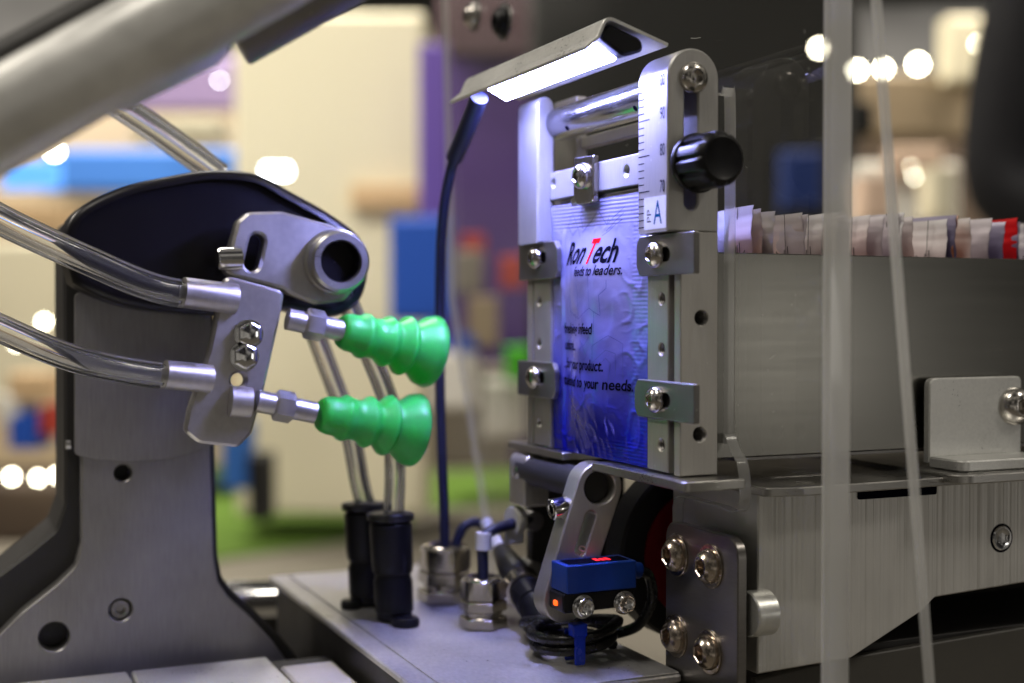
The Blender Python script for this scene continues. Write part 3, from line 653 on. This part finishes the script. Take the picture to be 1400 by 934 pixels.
pts = [Vector(q) for q in ((15, 43, -34.5), (20, 45, -37), (23.5, 49, -46), (21, 54, -55), (14, 60, -59))]
for k in range(0, 27):
    t = R(-20 + k * 28); rr = 13.0 - .5 * math.sin(k * .24)
    pts.append(Vector((-.5 + rr * math.cos(t), 58 + rr * .98 * math.sin(t), -60.6 + k * .29 + 1.0 * math.sin(t + 1))))
pts.append(Vector((-8, 74, -55))); pts.append(Vector((-4, 86, -60)))
W('cable', pts, 1.75, 'cable_black', cb, 12, 6)
tie = thing('cable_tie', (-3, 46, -60), 'bright blue cable tie round the black cable coil', 'cable tie')
P('strap', 'V', rect(-7.2, -62.4, -3.6, -52.2, .8), 42.6, 43.5, 'tie_blue', tie, bev=.25)
P('head', 'V', rect(-8.0, -53.6, -3.0, -49.6, .6), 42.4, 46.4, 'tie_blue', tie, bev=.4)
P('strap_back', 'V', rect(-7.2, -62.4, -3.6, -52.2, .8), 49.6, 50.4, 'tie_blue', tie, bev=.25)
P('strap_top', 'Z', rect(-7.2, 43.6, -3.6, 49.5), -52.8, -52.2, 'tie_blue', tie, bev=.2)
P('tail', 'V', rpoly([(-7.0, -49.5), (-3.4, -49.5), (-3.2, -40.6), (-7.2, -40.6)], (.3, .3, 1, 1)), 55, 56, 'blue_plastic', tie, bev=.2)

# ================================================================== GLANDS, CONNECTOR, FITTINGS
def gland(loc, k, label, group):
    g = thing('cable_gland', loc, label, 'cable gland', group); x, y, z = loc
    L('lower_nut', [(8.6 * k, 0, 'h'), (9.4 * k, .5 * k, 'h'), (9.4 * k, 4.0 * k, 'h'), (8.6 * k, 4.6 * k, 'h'), (7.4 * k, 4.8 * k), (7.4 * k, 5.6 * k)], loc, NZ, 'nickel', g, 36, 30)
    L('body', [(7.3 * k, 0), (7.4 * k, 1 * k), (8.4 * k, 1.2 * k, 'h'), (9.3 * k, 1.8 * k, 'h'), (9.3 * k, 5.0 * k, 'h'), (8.4 * k, 5.6 * k, 'h'), (7.8 * k, 5.8 * k)], (x, y, z + 5.3 * k), NZ, 'nickel', g, 36, 30)
    L('dome_nut', [(8.3 * k, 0, 'h'), (9.0 * k, .5 * k, 'h'), (9.0 * k, 6.6 * k, 'h'), (8.3 * k, 7.6 * k), (7.4 * k, 8.4 * k), (6.0 * k, 8.9 * k), (4.6 * k, 8.8 * k), (4.2 * k, 7.6 * k), (.1, 7.4 * k)], (x, y, z + 11 * k), NZ, 'nickel', g, 36, 30)
    return g
gland((-12.5, 104, -63), .90, 'smaller nickel cable gland standing in front of the larger one', None)
gland((-10, 148, -63), 1.10, 'larger nickel cable gland gripping the lamp cable on the lid', None)
cg = thing('signal_cable', (-12, 104, -50), 'thin dark cable bending over from the smaller gland', 'cable')
W('cable', [(-12.5, 104, -50), (-12.5, 104, -42), (-12.2, 104.5, -33), (-8, 105.5, -29.5), (0, 107, -28.2), (8, 109, -27)], 2.0, 'cable_blue', cg)
W('white_tie', [(-12.3, 104.3, -36), (-12.2, 104.3, -30)], 2.9, 'white_plug', cg, smooth=False)
c2 = thing('looping_cable', (-8, 150, -48), 'dark cable arching out of the larger gland to the right', 'cable')
W('cable', [(-6.6, 147, -50), (-6, 147, -42), (-2, 147, -34.5), (4, 147, -34), (9, 145, -39), (16, 140, -50), (22, 136, -60)], 1.9, 'cable_blue', c2)
wp = thing('cable_clip', (0, 110, -30), 'white ring clip on the thin cable beside the shaft block', 'cable clip')
L('ring', [(2.3, 0), (4.6, 0), (4.8, .4), (4.8, 3), (4.6, 3.4), (2.3, 3.4)], at_v(700, 712, 107.5), (1, .25, .05), 'white_plug', wp)
q = at_v(700, 725, 108); P('tab', 'V', rect(q.x - 2.6, q.z - 5, q.x + 4.6, q.z + .5, .8), 107.5, 109, 'white_plug', wp)
cn = thing('round_connector', (0, 90, -62), 'black round plug connector with knurled nickel nut lying on the lid', 'connector')
ca, cbb = at_d(676, 738, 495), at_d(757, 872, 432)
def lerp(t): return ca + (cbb - ca) * t
W('cable', [at_d(664, 712, 500), lerp(0), lerp(.22)], 2.4, 'white_plug', cn)
L('boot', [(2.6, 0), (3.4, 1), (5.0, 14), (5.4, 20), (5.4, 24)], lerp(.12), cbb - ca, 'black_rubber', cn)
bm = bmesh.new(); lathe(bm, [(5, 0), (6.7, .6)] + [(6.7, .6 + .1 * k) for k in range(1, 50)] + [(5, 6)], lerp(.47), cbb - ca, 48)
finish('nut', bm, 'nickel', cn, 30)
L('body', [(5.2, 0), (5.9, .4), (5.9, 9), (5.3, 9.4), (5.3, 11), (5.9, 11.4), (5.9, 22), (5, 24), (4.2, 27), (.1, 27.2)], lerp(.56), cbb - ca, 'black_plastic', cn)
def fitting(loc, label):
    t = thing('push_fitting', loc, label, 'hose fitting'); x, y, z = loc; tilt = Vector((-.03, .03, 1))
    L('body', [(5.4, 0), (6.4, .5), (6.4, 3), (6.9, 3.2), (6.9, 14), (6.4, 15), (6.4, 16.5), (7.0, 17), (7.4, 20), (7.6, 30), (7.6, 34), (6.8, 35)], loc, tilt, 'black_plastic', t)
    L('release_ring', [(6.2, 0), (8.2, .5), (8.4, 1), (8.4, 2.6), (8, 3), (5.6, 3.2)], Vector(loc) + tilt * 35, tilt, 'black_rubber', t)
    return t
fitting((-37.5, 126, -62.6), 'nearer black push-in hose fitting on the grey lid'); fitting((-38.5, 154, -62.6), 'farther black push-in hose fitting behind the nearer one')
plug = tag(L('round_plug', [(4.6, 0), (5.0, .4), (5.0, 2.2), (4.4, 3), (.1, 3.2)], (-36.8, 116.5, -63), NZ, 'black_plastic', None), 'flat round black plug on the lid before the hose fittings', 'plug')
plug2 = tag(L('round_plug', [(3.4, 0), (3.8, .4), (3.8, 2.6), (3.2, 3.2), (.1, 3.4)], (-46, 151, -63), NZ, 'black_plastic', None), 'small black plug left of the farther hose fitting', 'plug')

# ================================================================== PICK-UP ARM
ga = thing('pickup_arm', (-110, 150, -75), 'vacuum pick-up arm with silver column, black housing and two green suction cups', 'pick-up arm')
def outl_px(px, v): return [(at_v(x, y, v).x, at_v(x, y, v).z) for x, y in px]
colpx = [(112, 420), (112, 745), (104, 775), (78, 800), (30, 838), (0, 868), (-60, 930), (-60, 1010), (420, 1010), (400, 915), (372, 876), (345, 846), (312, 816), (298, 795), (292, 760), (288, 640), (284, 420)]
hole = lambda x, y, r, v: circ(at_v(x, y, v).x, at_v(x, y, v).z, r)
P('column_plate', 'V', rpoly(outl_px(colpx, 150), 4, 3), 150, 158, 'column_alu', ga, [hole(168, 647, 2.9, 150), hole(74, 871, 5.0, 150), hole(165, 834, 3.9, 150)], .4)
dpx = [(102, 400), (102, 622), (130, 629), (175, 632), (220, 629), (262, 620), (292, 608), (288, 400)]
P('column_cover', 'V', rpoly(outl_px(dpx, 148.6), 2, 3), 148.4, 150, 'column_alu', ga, bev=.2)
bodypx = [(86, 300), (88, 690), (76, 725), (40, 755), (-20, 800), (-80, 840), (-80, 1010), (432, 1010), (412, 905), (382, 868), (352, 838), (318, 808), (304, 790), (298, 760), (294, 620), (292, 300)]
P('column_body', 'V', rpoly(outl_px(bodypx, 158), 4, 3), 158.2, 192, 'body_dark', ga, bev=1)
p = at_v(165, 834, 150); capscrew('screw', p + Vector((0, 3.6, 0)), NV, 3.4, 2.4, 'steel_dark', ga)
p = at_v(96, 608, 156); L('side_screw', [(2, 0), (2, 1.5), (.1, 1.6)], p, NU, 'chrome', ga)
hpx = [(84, 335), (104, 288), (165, 256), (225, 242), (290, 232), (352, 238), (398, 262), (448, 290), (488, 320), (503, 350), (500, 392), (484, 420), (450, 434), (388, 424), (330, 430), (292, 432), (200, 424), (140, 408), (92, 380)]
hc = catmull([Vector((*q, 0)) for q in (lambda o: o[-2:] + o + o[:2])(outl_px(hpx, 128))], 5)[10:-11]
bm = bmesh.new(); hc = [tuple(q[:2]) for q in hc]; hc = hc if area2(hc) > 0 else hc[::-1]
hr = [(inset(hc, 3.4 * (1 - math.cos(R(q)))), 126 + 3.4 * (1 - math.sin(R(q)))) for q in range(90, -1, -15)][::-1] + [(hc, 147)]
hv = [[bm.verts.new((x, t, z)) for x, z in ring] for ring, t in hr]
for ra_, rb_ in zip(hv, hv[1:]):
    for q in range(len(hc)): bm.faces.new((ra_[q], ra_[(q + 1) % len(hc)], rb_[(q + 1) % len(hc)], rb_[q]))
bm.faces.new(hv[0]); bm.faces.new(hv[-1]); finish('motor_housing', bm, 'black_shell', ga, 50)
# bracket
bpx = [(340, 290), (386, 289), (470, 312), (500, 332), (492, 388), (470, 412), (436, 416), (398, 402), (386, 394), (306, 374), (318, 330), (326, 302)]
bk = P('bracket', 'V', rpoly(outl_px(bpx, 112), 3, 4), 112, 120, 'bracket_alu', ga, [slot(at_v(352, 330, 112).x, at_v(352, 330, 112).z, at_v(345, 360, 112).x, at_v(345, 360, 112).z, 2.6)], .9)
o = at_v(462, 358, 108)
L('bore_ring', [(.1, 4), (6.6, 4), (6.8, 3.6), (6.8, -3.4), (7.2, -4), (9.2, -4), (10, -3.2), (10.2, 1), (11, 1.4), (11.2, 6)], o, (0, 1, 0), 'steel_plate', ga, 40)
L('bore', [(6.7, -2.4), (6.7, 3.8), (.1, 3.9)], o, (0, 1, 0), 'black_shell', ga, 40, cap=False)
lpx = [(308, 376), (390, 398), (382, 440), (362, 530), (345, 592), (326, 612), (272, 606), (252, 590), (258, 560), (286, 480)]
lp = P('cup_plate', 'V', rpoly(outl_px(lpx, 106), 3, 4), 106, 111, 'bracket_alu', ga, [hole(326, 520, 2.3, 106)], .9)
for x, y in ((340, 457), (334, 487)):
    L('bolt', [(.1, -3), (3.6, -3, 'h'), (4.2, -2.6, 'h'), (4.2, 0, 'h'), (4.8, 0), (4.8, .8)], at_v(x, y, 105), (0, 1, 0), 'chrome', ga)
L('bolt', [(.1, 0), (3.4, .2), (3.8, .6), (3.8, 8)], at_v(296, 354, 112), (1, 0, .05), 'chrome', ga)
def cup(x0, y0, x1, y1, xe, ye, v, ve, k, label):
    a, b, e = at_v(x0, y0, v), at_v(x1, y1, v), at_v(xe, ye, ve); d = e - b
    c = L('suction_cup', [(.1, 0), (5.2, 0), (5.9, 1.2), (6.4, 3), (6.5, 6), (7.6, 7.6), (7.8, 8.6), (7.4, 9.4), (6.8, 11.5), (7.0, 14), (8.6, 16.4), (8.8, 17.2), (8.5, 17.9), (7.2, 19.4), (7.6, 20.6), (10.2, 23.4), (10.4, 24.2), (10.1, 24.8), (8.4, 26.2), (8.8, 27.6), (11.9, 31.6), (12.7, 34.6), (12.5, 35.2), (12.0, 35.0), (9.4, 31.6), (.1, 30)], b, d, 'green_silicone', ga, 40, 60)
    c.scale = (1, 1, 1); c['label'] = label
    L('cup_stem', [(.1, 0), (3.6, .2), (3.6, 6), (4.8, 6.4, 'h'), (5.2, 7, 'h'), (5.2, 12, 'h'), (4.4, 12.4), (3.6, 12.6), (3.6, 20), (.1, 20)], a, b - a, 'bracket_alu', ga)
cup(392, 436, 466, 452, 608, 486, 106, 112, 1, 'upper lighter green bellows suction cup')
cup(350, 548, 438, 566, 578, 590, 104, 108, 1, 'lower green bellows suction cup')
for (x, y, r) in ((330, 548, 3.6),): L('stem_elbow', [(.1, 0), (5, .3), (5, 7), (.1, 7.2)], at_v(x, y, 104) - Vector((4, 0, 0)), (1, 0, -.1), 'bracket_alu', ga)
def hose(pts, r, label):
    t = thing('clear_hose', pts[-1], label, 'hose'); W('tube', pts, r, 'tube_clear', t, 20, 12)
    W('inner_line', [p + Vector((0, .1, .1)) for p in pts], r * .55, 'hose_core', t, 14, 12); return t
m_, n_, l_, p_ = base_mat('hose_core'); p_.inputs['Base Color'].default_value = (1, 1, 1, 1); p_.inputs['Roughness'].default_value = .03; p_.inputs['Transmission Weight'].default_value = 1; p_.inputs['IOR'].default_value = .70
h1 = hose([at_v(-60, 262, 92), at_v(0, 300, 96), at_v(120, 356, 100), at_v(220, 396, 104), at_v(318, 408, 106)], 4.6, 'upper clear plastic hose running into the silver bracket from the left')
W('ferrule', [at_v(250, 400, 104), at_v(322, 409, 106)], 5.0, 'bracket_alu', h1, smooth=False)
h2 = hose([at_v(-60, 420, 92), at_v(0, 449, 96), at_v(100, 490, 100), at_v(200, 511, 104), at_v(285, 517, 106)], 4.3, 'lower clear plastic hose running into the cup plate from the left')
W('ferrule', [at_v(225, 512, 104), at_v(288, 518, 106)], 4.7, 'bracket_alu', h2, smooth=False)
hose([at_v(105, 100, 150), at_v(150, 135, 150), at_v(220, 182, 152), at_v(300, 240, 155)], 4.8, 'clear hose sloping down behind the black motor housing')
hose([at_v(418, 420, 156), at_v(440, 480, 156), at_v(476, 580, 155), at_v(492, 660, 154), Vector((-38.8, 154, -28))], 3.7, 'clear hose dropping into the farther black fitting')
hose([at_v(470, 400, 130), at_v(500, 470, 130), at_v(534, 560, 129), at_v(540, 640, 127), Vector((-37.8, 126.5, -28))], 3.7, 'clear hose dropping into the nearer black fitting')

# overhead arm of the robot, close to the lens
oa = thing('overhead_arm', at_d(200, 60, 270), 'big blurred grey robot arm crossing the upper left corner', 'robot arm')
a, b = at_d(-150, 250, 262), at_d(560, -150, 300)
L('tube', [(.1, 0), (9.5, .5), (9.8, 1), (9.8, (b - a).length), (.1, (b - a).length + .2)], a, b - a, 'arm_grey', oa, 48)
a, b = at_d(-150, 160, 275), at_d(430, -150, 305)
L('dark_tube', [(.1, 0), (4.4, .5), (4.4, (b - a).length), (.1, (b - a).length + .2)], a + Vector((0, 12, 1)), b - a, 'body_dark', oa, 40)
a, b = at_d(318, 52, 330), at_d(520, -60, 335)
L('sleeve', [(.1, 0), (7.2, .2), (7.8, .8), (7.8, (b - a).length)], a, b - a, 'steel_dark', oa, 48)
a, b = at_d(120, 120, 290), at_d(290, 40, 310)
L('joint', [(.1, 0), (6, 2), (8, 6), (8, (b - a).length - 4), (6, (b - a).length), (.1, (b - a).length + .5)], a, b - a, 'arm_grey', oa, 48)

# ================================================================== HALL BEYOND (far out of focus)
def bgmat(n, c, r=.7): 
    if n not in M: plastic(n, c, r)
    return n
def hallbox(name, x0, y0, x1, y1, d, dep, mat, label, cat, group=None, parent=None, rad=20):
    """upright box facing the aisle at distance d"""
    a, b = at_d(x0, y1, d), at_d(x1, y0, d); wd = (b - a).dot(RT); ht = b.z - a.z
    bm = bmesh.new(); prism(bm, 'V', rect(-wd / 2, 0, wd / 2, ht, 0), 0, dep, bev=min(rad, wd * .1, ht * .1))
    for v in bm.verts: v.co = v.co * S
    bmesh.ops.recalc_face_normals(bm, faces=bm.faces)
    me = bpy.data.meshes.new(name); bm.to_mesh(me); bm.free(); me.materials.append(M[mat])
    o = bpy.data.objects.new(name, me); C.objects.link(o)
    base = a + RT * (wd / 2); base.z = a.z
    rz = YAW - math.pi / 2
    if parent: 
        o.parent = parent; o.matrix_parent_inverse = Matrix.Identity(4)
        pl = parent_loc(parent); rel = Matrix.Rotation(-parent.rotation_euler.z, 3, 'Z') @ (base - pl); o.location = rel * S
    else:
        o.location = base * S; o.rotation_euler.z = rz; tag(o, label, cat, group)
    return o
bgmat('bg_cream', (.86, .80, .60)); bgmat('bg_white', (.85, .82, .76)); bgmat('bg_purple', (.055, .02, .16)); bgmat('bg_violet', (.13, .07, .38)); bgmat('bg_maroon', (.035, .012, .02))
bgmat('bg_blue', (.01, .09, .55)); bgmat('bg_beige', (.42, .33, .22)); bgmat('bg_dark', (.004, .004, .004)); bgmat('bg_brown', (.10, .07, .05)); bgmat('bg_tan', (.72, .50, .28)); bgmat('bg_lilac', (.26, .19, .37))
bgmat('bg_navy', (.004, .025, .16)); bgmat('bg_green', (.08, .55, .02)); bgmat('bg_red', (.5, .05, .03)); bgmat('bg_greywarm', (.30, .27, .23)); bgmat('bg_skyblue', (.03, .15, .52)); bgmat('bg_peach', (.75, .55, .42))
cw = hallbox('cream_cabinet', 322, 20, 580, 705, 5200, 500, 'bg_cream', 'tall cream exhibition wall behind the green cups', 'booth wall')
hallbox('ledge', 480, 252, 592, 284, 5100, 90, 'bg_tan', '', '', parent=cw)
hallbox('blue_crate', 532, 296, 612, 440, 4300, 300, 'bg_blue', 'saturated blue crate right of the cream wall', 'crate')
hallbox('violet_banner', 572, 60, 612, 300, 4900, 60, 'bg_violet', 'narrow violet banner at the edge of the cream wall', 'banner')
hallbox('purple_booth_wall', 606, 70, 760, 640, 6200, 200, 'bg_purple', 'purple booth wall seen left of the sachet frame', 'booth wall')
hallbox('maroon_panel', 600, -160, 760, 78, 6000, 100, 'bg_maroon', 'dark maroon panel above the purple booth wall', 'booth panel')
hallbox('grey_counter', 560, 500, 700, 640, 5600, 300, 'bg_greywarm', 'grey counter before the purple booth wall', 'counter')
hallbox('white_box', 660, 520, 720, 600, 4700, 250, 'bg_white', 'white box standing on the hall counter', 'box')
hallbox('green_box', 690, 475, 724, 520, 4500, 200, 'bg_green', 'small bright green box left of the sachet frame', 'box')
hallbox('orange_box', 630, 320, 662, 352, 5000, 160, 'bg_red', 'small orange-red sign on the purple wall', 'sign')
hallbox('beige_booth', -150, 130, 330, 640, 6400, 300, 'bg_beige', 'beige booth wall behind the black motor housing', 'booth wall')
hallbox('blue_fascia', 60, 204, 330, 262, 6200, 100, 'bg_skyblue', 'bright blue fascia strip on the beige booth', 'fascia')
hallbox('lilac_banner', 150, 78, 335, 152, 5900, 60, 'bg_lilac', 'lilac banner hanging over the blue fascia', 'banner')
hallbox('cream_machine', -60, 330, 96, 560, 4600, 400, 'bg_cream', 'cream coloured machine at the far left edge', 'machine')
hallbox('brown_table', -60, 660, 110, 745, 4200, 400, 'bg_brown', 'dark brown table at the far left below the cream machine', 'table')
hallbox('dark_ceiling_truss', 330, -200, 1900, -14, 7600, 400, 'bg_dark', 'dark truss under the hall ceiling along the top', 'truss')
hallbox('black_booth_wall', 724, -60, 1172, 640, 5200, 200, 'bg_dark', 'black booth wall behind the sachet holder and magazine', 'booth wall')
hallbox('blue_reflection_box', 1070, 205, 1126, 285, 4700, 100, 'bg_navy', 'deep blue box standing in for a reflection in the guard pane', 'display')  # added box whose blue imitates a reflection in the guard pane
hallbox('beige_fascia', 1160, 100, 1336, 186, 5600, 200, 'bg_beige', 'beige fascia beam between the acrylic edges and the person', 'fascia')
hallbox('brown_booth', 1150, 186, 1420, 420, 6000, 200, 'bg_brown', 'brown booth wall under the beige fascia', 'booth wall')
hallbox('white_column', 1296, 22, 1342, 110, 5500, 150, 'bg_cream', 'cream column top near the dark clothed person', 'column')
hallbox('white_counter', 1170, 222, 1312, 420, 5000, 300, 'bg_white', 'white counter behind the sachet row', 'counter')
hallbox('peach_panel', 1215, 200, 1290, 240, 4900, 60, 'bg_peach', 'small peach panel above the white counter', 'panel')
def bulb(x, y, d, r, mat, label):
    o = L('hall_spotlight', [(.1, -r)] + [(r * math.cos(R(-80 + 20 * k)), r * math.sin(R(-80 + 20 * k))) for k in range(9)] + [(.1, r)], at_d(x, y, d), NZ, mat, None, 16, 60)
    return tag(o, label, 'spotlight', 'hall spotlights')
for x, y, r, mt, lb in ((75, 207, 22, 'lamp_warm', 'round white spotlight at the upper left beside the blue fascia'), (1120, 66, 24, 'lamp_warm', 'warm spotlight left of the broad acrylic edge'), (1172, 96, 24, 'lamp_warm', 'warm spotlight between the two acrylic edges'),
                     (1208, 94, 22, 'lamp_warm', 'warm spotlight just right of the slanting acrylic bar'), (1255, 88, 30, 'lamp_warm', 'brightest round spotlight left of the dark clothed person'), (1250, 242, 7, 'lamp_warm', 'small dim spotlight above the sachet row'),
                     (16, 652, 15, 'lamp_warm', 'leftmost spotlight low at the left edge'), (52, 654, 13, 'lamp_warm', 'middle spotlight low at the left edge'), (78, 650, 13, 'lamp_warm', 'right spotlight low at the left edge beside the column'), (60, 440, 12, 'lamp_warm', 'spotlight on the cream machine at the left'), (22, 470, 9, 'lamp_warm', 'small light low on the cream machine'), (1172, 176, 5, 'lamp_warm', 'faint light beside the broad acrylic edge'), (1246, 228, 5, 'lamp_warm', 'faint twin light above the peach carton'), (300, 110, 8, 'lamp_white', 'small white light on the lilac banner'), (1336, 60, 12, 'lamp_warm', 'light at the cream column top')):
    bulb(x, y, 4100 if x < 300 else 4600, r * .62, mt, lb)
hallbox('white_tube_lamp', 362, 228, 392, 238, 4600, 40, 'lamp_white', 'short white tube lamp above the black motor housing', 'tube lamp')
hallbox('blue_screen', 0, 218, 78, 258, 4700, 60, 'lamp_blue', 'glowing blue screen at the left edge', 'screen')
for x, y, w_, h_, mt, lb in ((30, 590, 40, 50, 'bg_blue', 'small blue crate at the left edge'), (66, 575, 26, 40, 'bg_red', 'small red box at the left beside the column'), (10, 560, 30, 40, 'bg_white', 'small white box at the left edge'), (320, 625, 34, 90, 'bg_skyblue', 'pale blue box behind the cup plate'),
                             (352, 668, 26, 90, 'bg_dark', 'dark box right of the pale blue one near the column'), (660, 440, 42, 70, 'bg_beige', 'beige rounded pack above the grey counter'), (634, 470, 36, 26, 'bg_blue', 'small blue pack beside the beige pack'), (622, 520, 60, 80, 'bg_white', 'white carton on the grey counter'),
                             (640, 372, 40, 60, 'bg_greywarm', 'grey crate below the orange-red sign'), (700, 372, 34, 44, 'bg_red', 'dull red pack left of the upper left clamp'), (40, 530, 60, 40, 'bg_tan', 'tan carton under the cream machine'), (1200, 270, 40, 60, 'bg_peach', 'peach carton on the white counter'),
                             (1290, 262, 30, 70, 'bg_cream', 'cream bottle-shaped pack by the dark clothed person'), (1180, 160, 30, 40, 'bg_dark', 'dark block under the beige fascia'), (240, 175, 120, 30, 'bg_cream', 'cream lampshade-like panel under the lilac banner'), (45, 300, 90, 40, 'bg_tan', 'tan panel under the glowing blue screen')):
    hallbox('goods_box', x - w_ / 2, y - h_ / 2, x + w_ / 2, y + h_ / 2, 3900, 150, mt, lb, 'box')

# person in dark clothing at the right, out of focus
pr = thing('person', at_d(1618, 1000, 1500), 'person in black clothing standing beyond the sachet row at the right edge', 'person')
bm = bmesh.new(); lay = bm.verts.layers.skin.verify()
base = at_d(1618, 430, 1500)
def J(x, y, z, r):
    v = bm.verts.new((base + RT * x + FW0 * y + Vector((0, 0, z))) * S - pr.location); v[lay].radius = (r * S, r * S * .8); return v
def chain(*vs):
    for a, b in zip(vs, vs[1:]): bm.edges.new((a, b))
pel = J(0, 0, 20, 150); bel = J(0, 0, 150, 140); ches = J(0, 0, 330, 150); nk = J(0, 0, 500, 62)
pel[lay].use_root = True
chain(pel, bel, ches, nk, J(0, 0, 560, 60))
for s in (-1, 1):
    sh = J(s * 170, 0, 420, 66); chain(ches, sh); el = J(s * 225, -20, 130, 52); wr_ = J(s * 90, -190, 60, 36); chain(sh, el, wr_)
    hip = J(s * 85, 0, -60, 95); chain(pel, hip, J(s * 95, 0, -450, 66), J(s * 95, 10, -830, 48))
me = bpy.data.meshes.new('body'); bm.to_mesh(me); bm.free(); me.materials.append(M[bgmat('black_cloth', (.008, .008, .011), .85)])
bo = bpy.data.objects.new('body', me); C.objects.link(bo); bo.parent = pr
bo.modifiers.new('skin', 'SKIN').use_smooth_shade = True; bo.modifiers.new('sub', 'SUBSURF').levels = 2
hd = L('head', [(.1, 0), (45, 4), (62, 30), (70, 70), (78, 120), (80, 160), (70, 200), (45, 226), (.1, 236)], base + Vector((0, 0, 570)), NZ, bgmat('skin', (.55, .33, .24), .6), pr, 24, 60)
L('hair', [(84, 0), (88, 30), (80, 70), (50, 98), (.1, 106)], base + Vector((0, 0, 720)) + FW0 * 6, NZ, bgmat('hair', (.03, .02, .015), .8), pr, 24, 60)
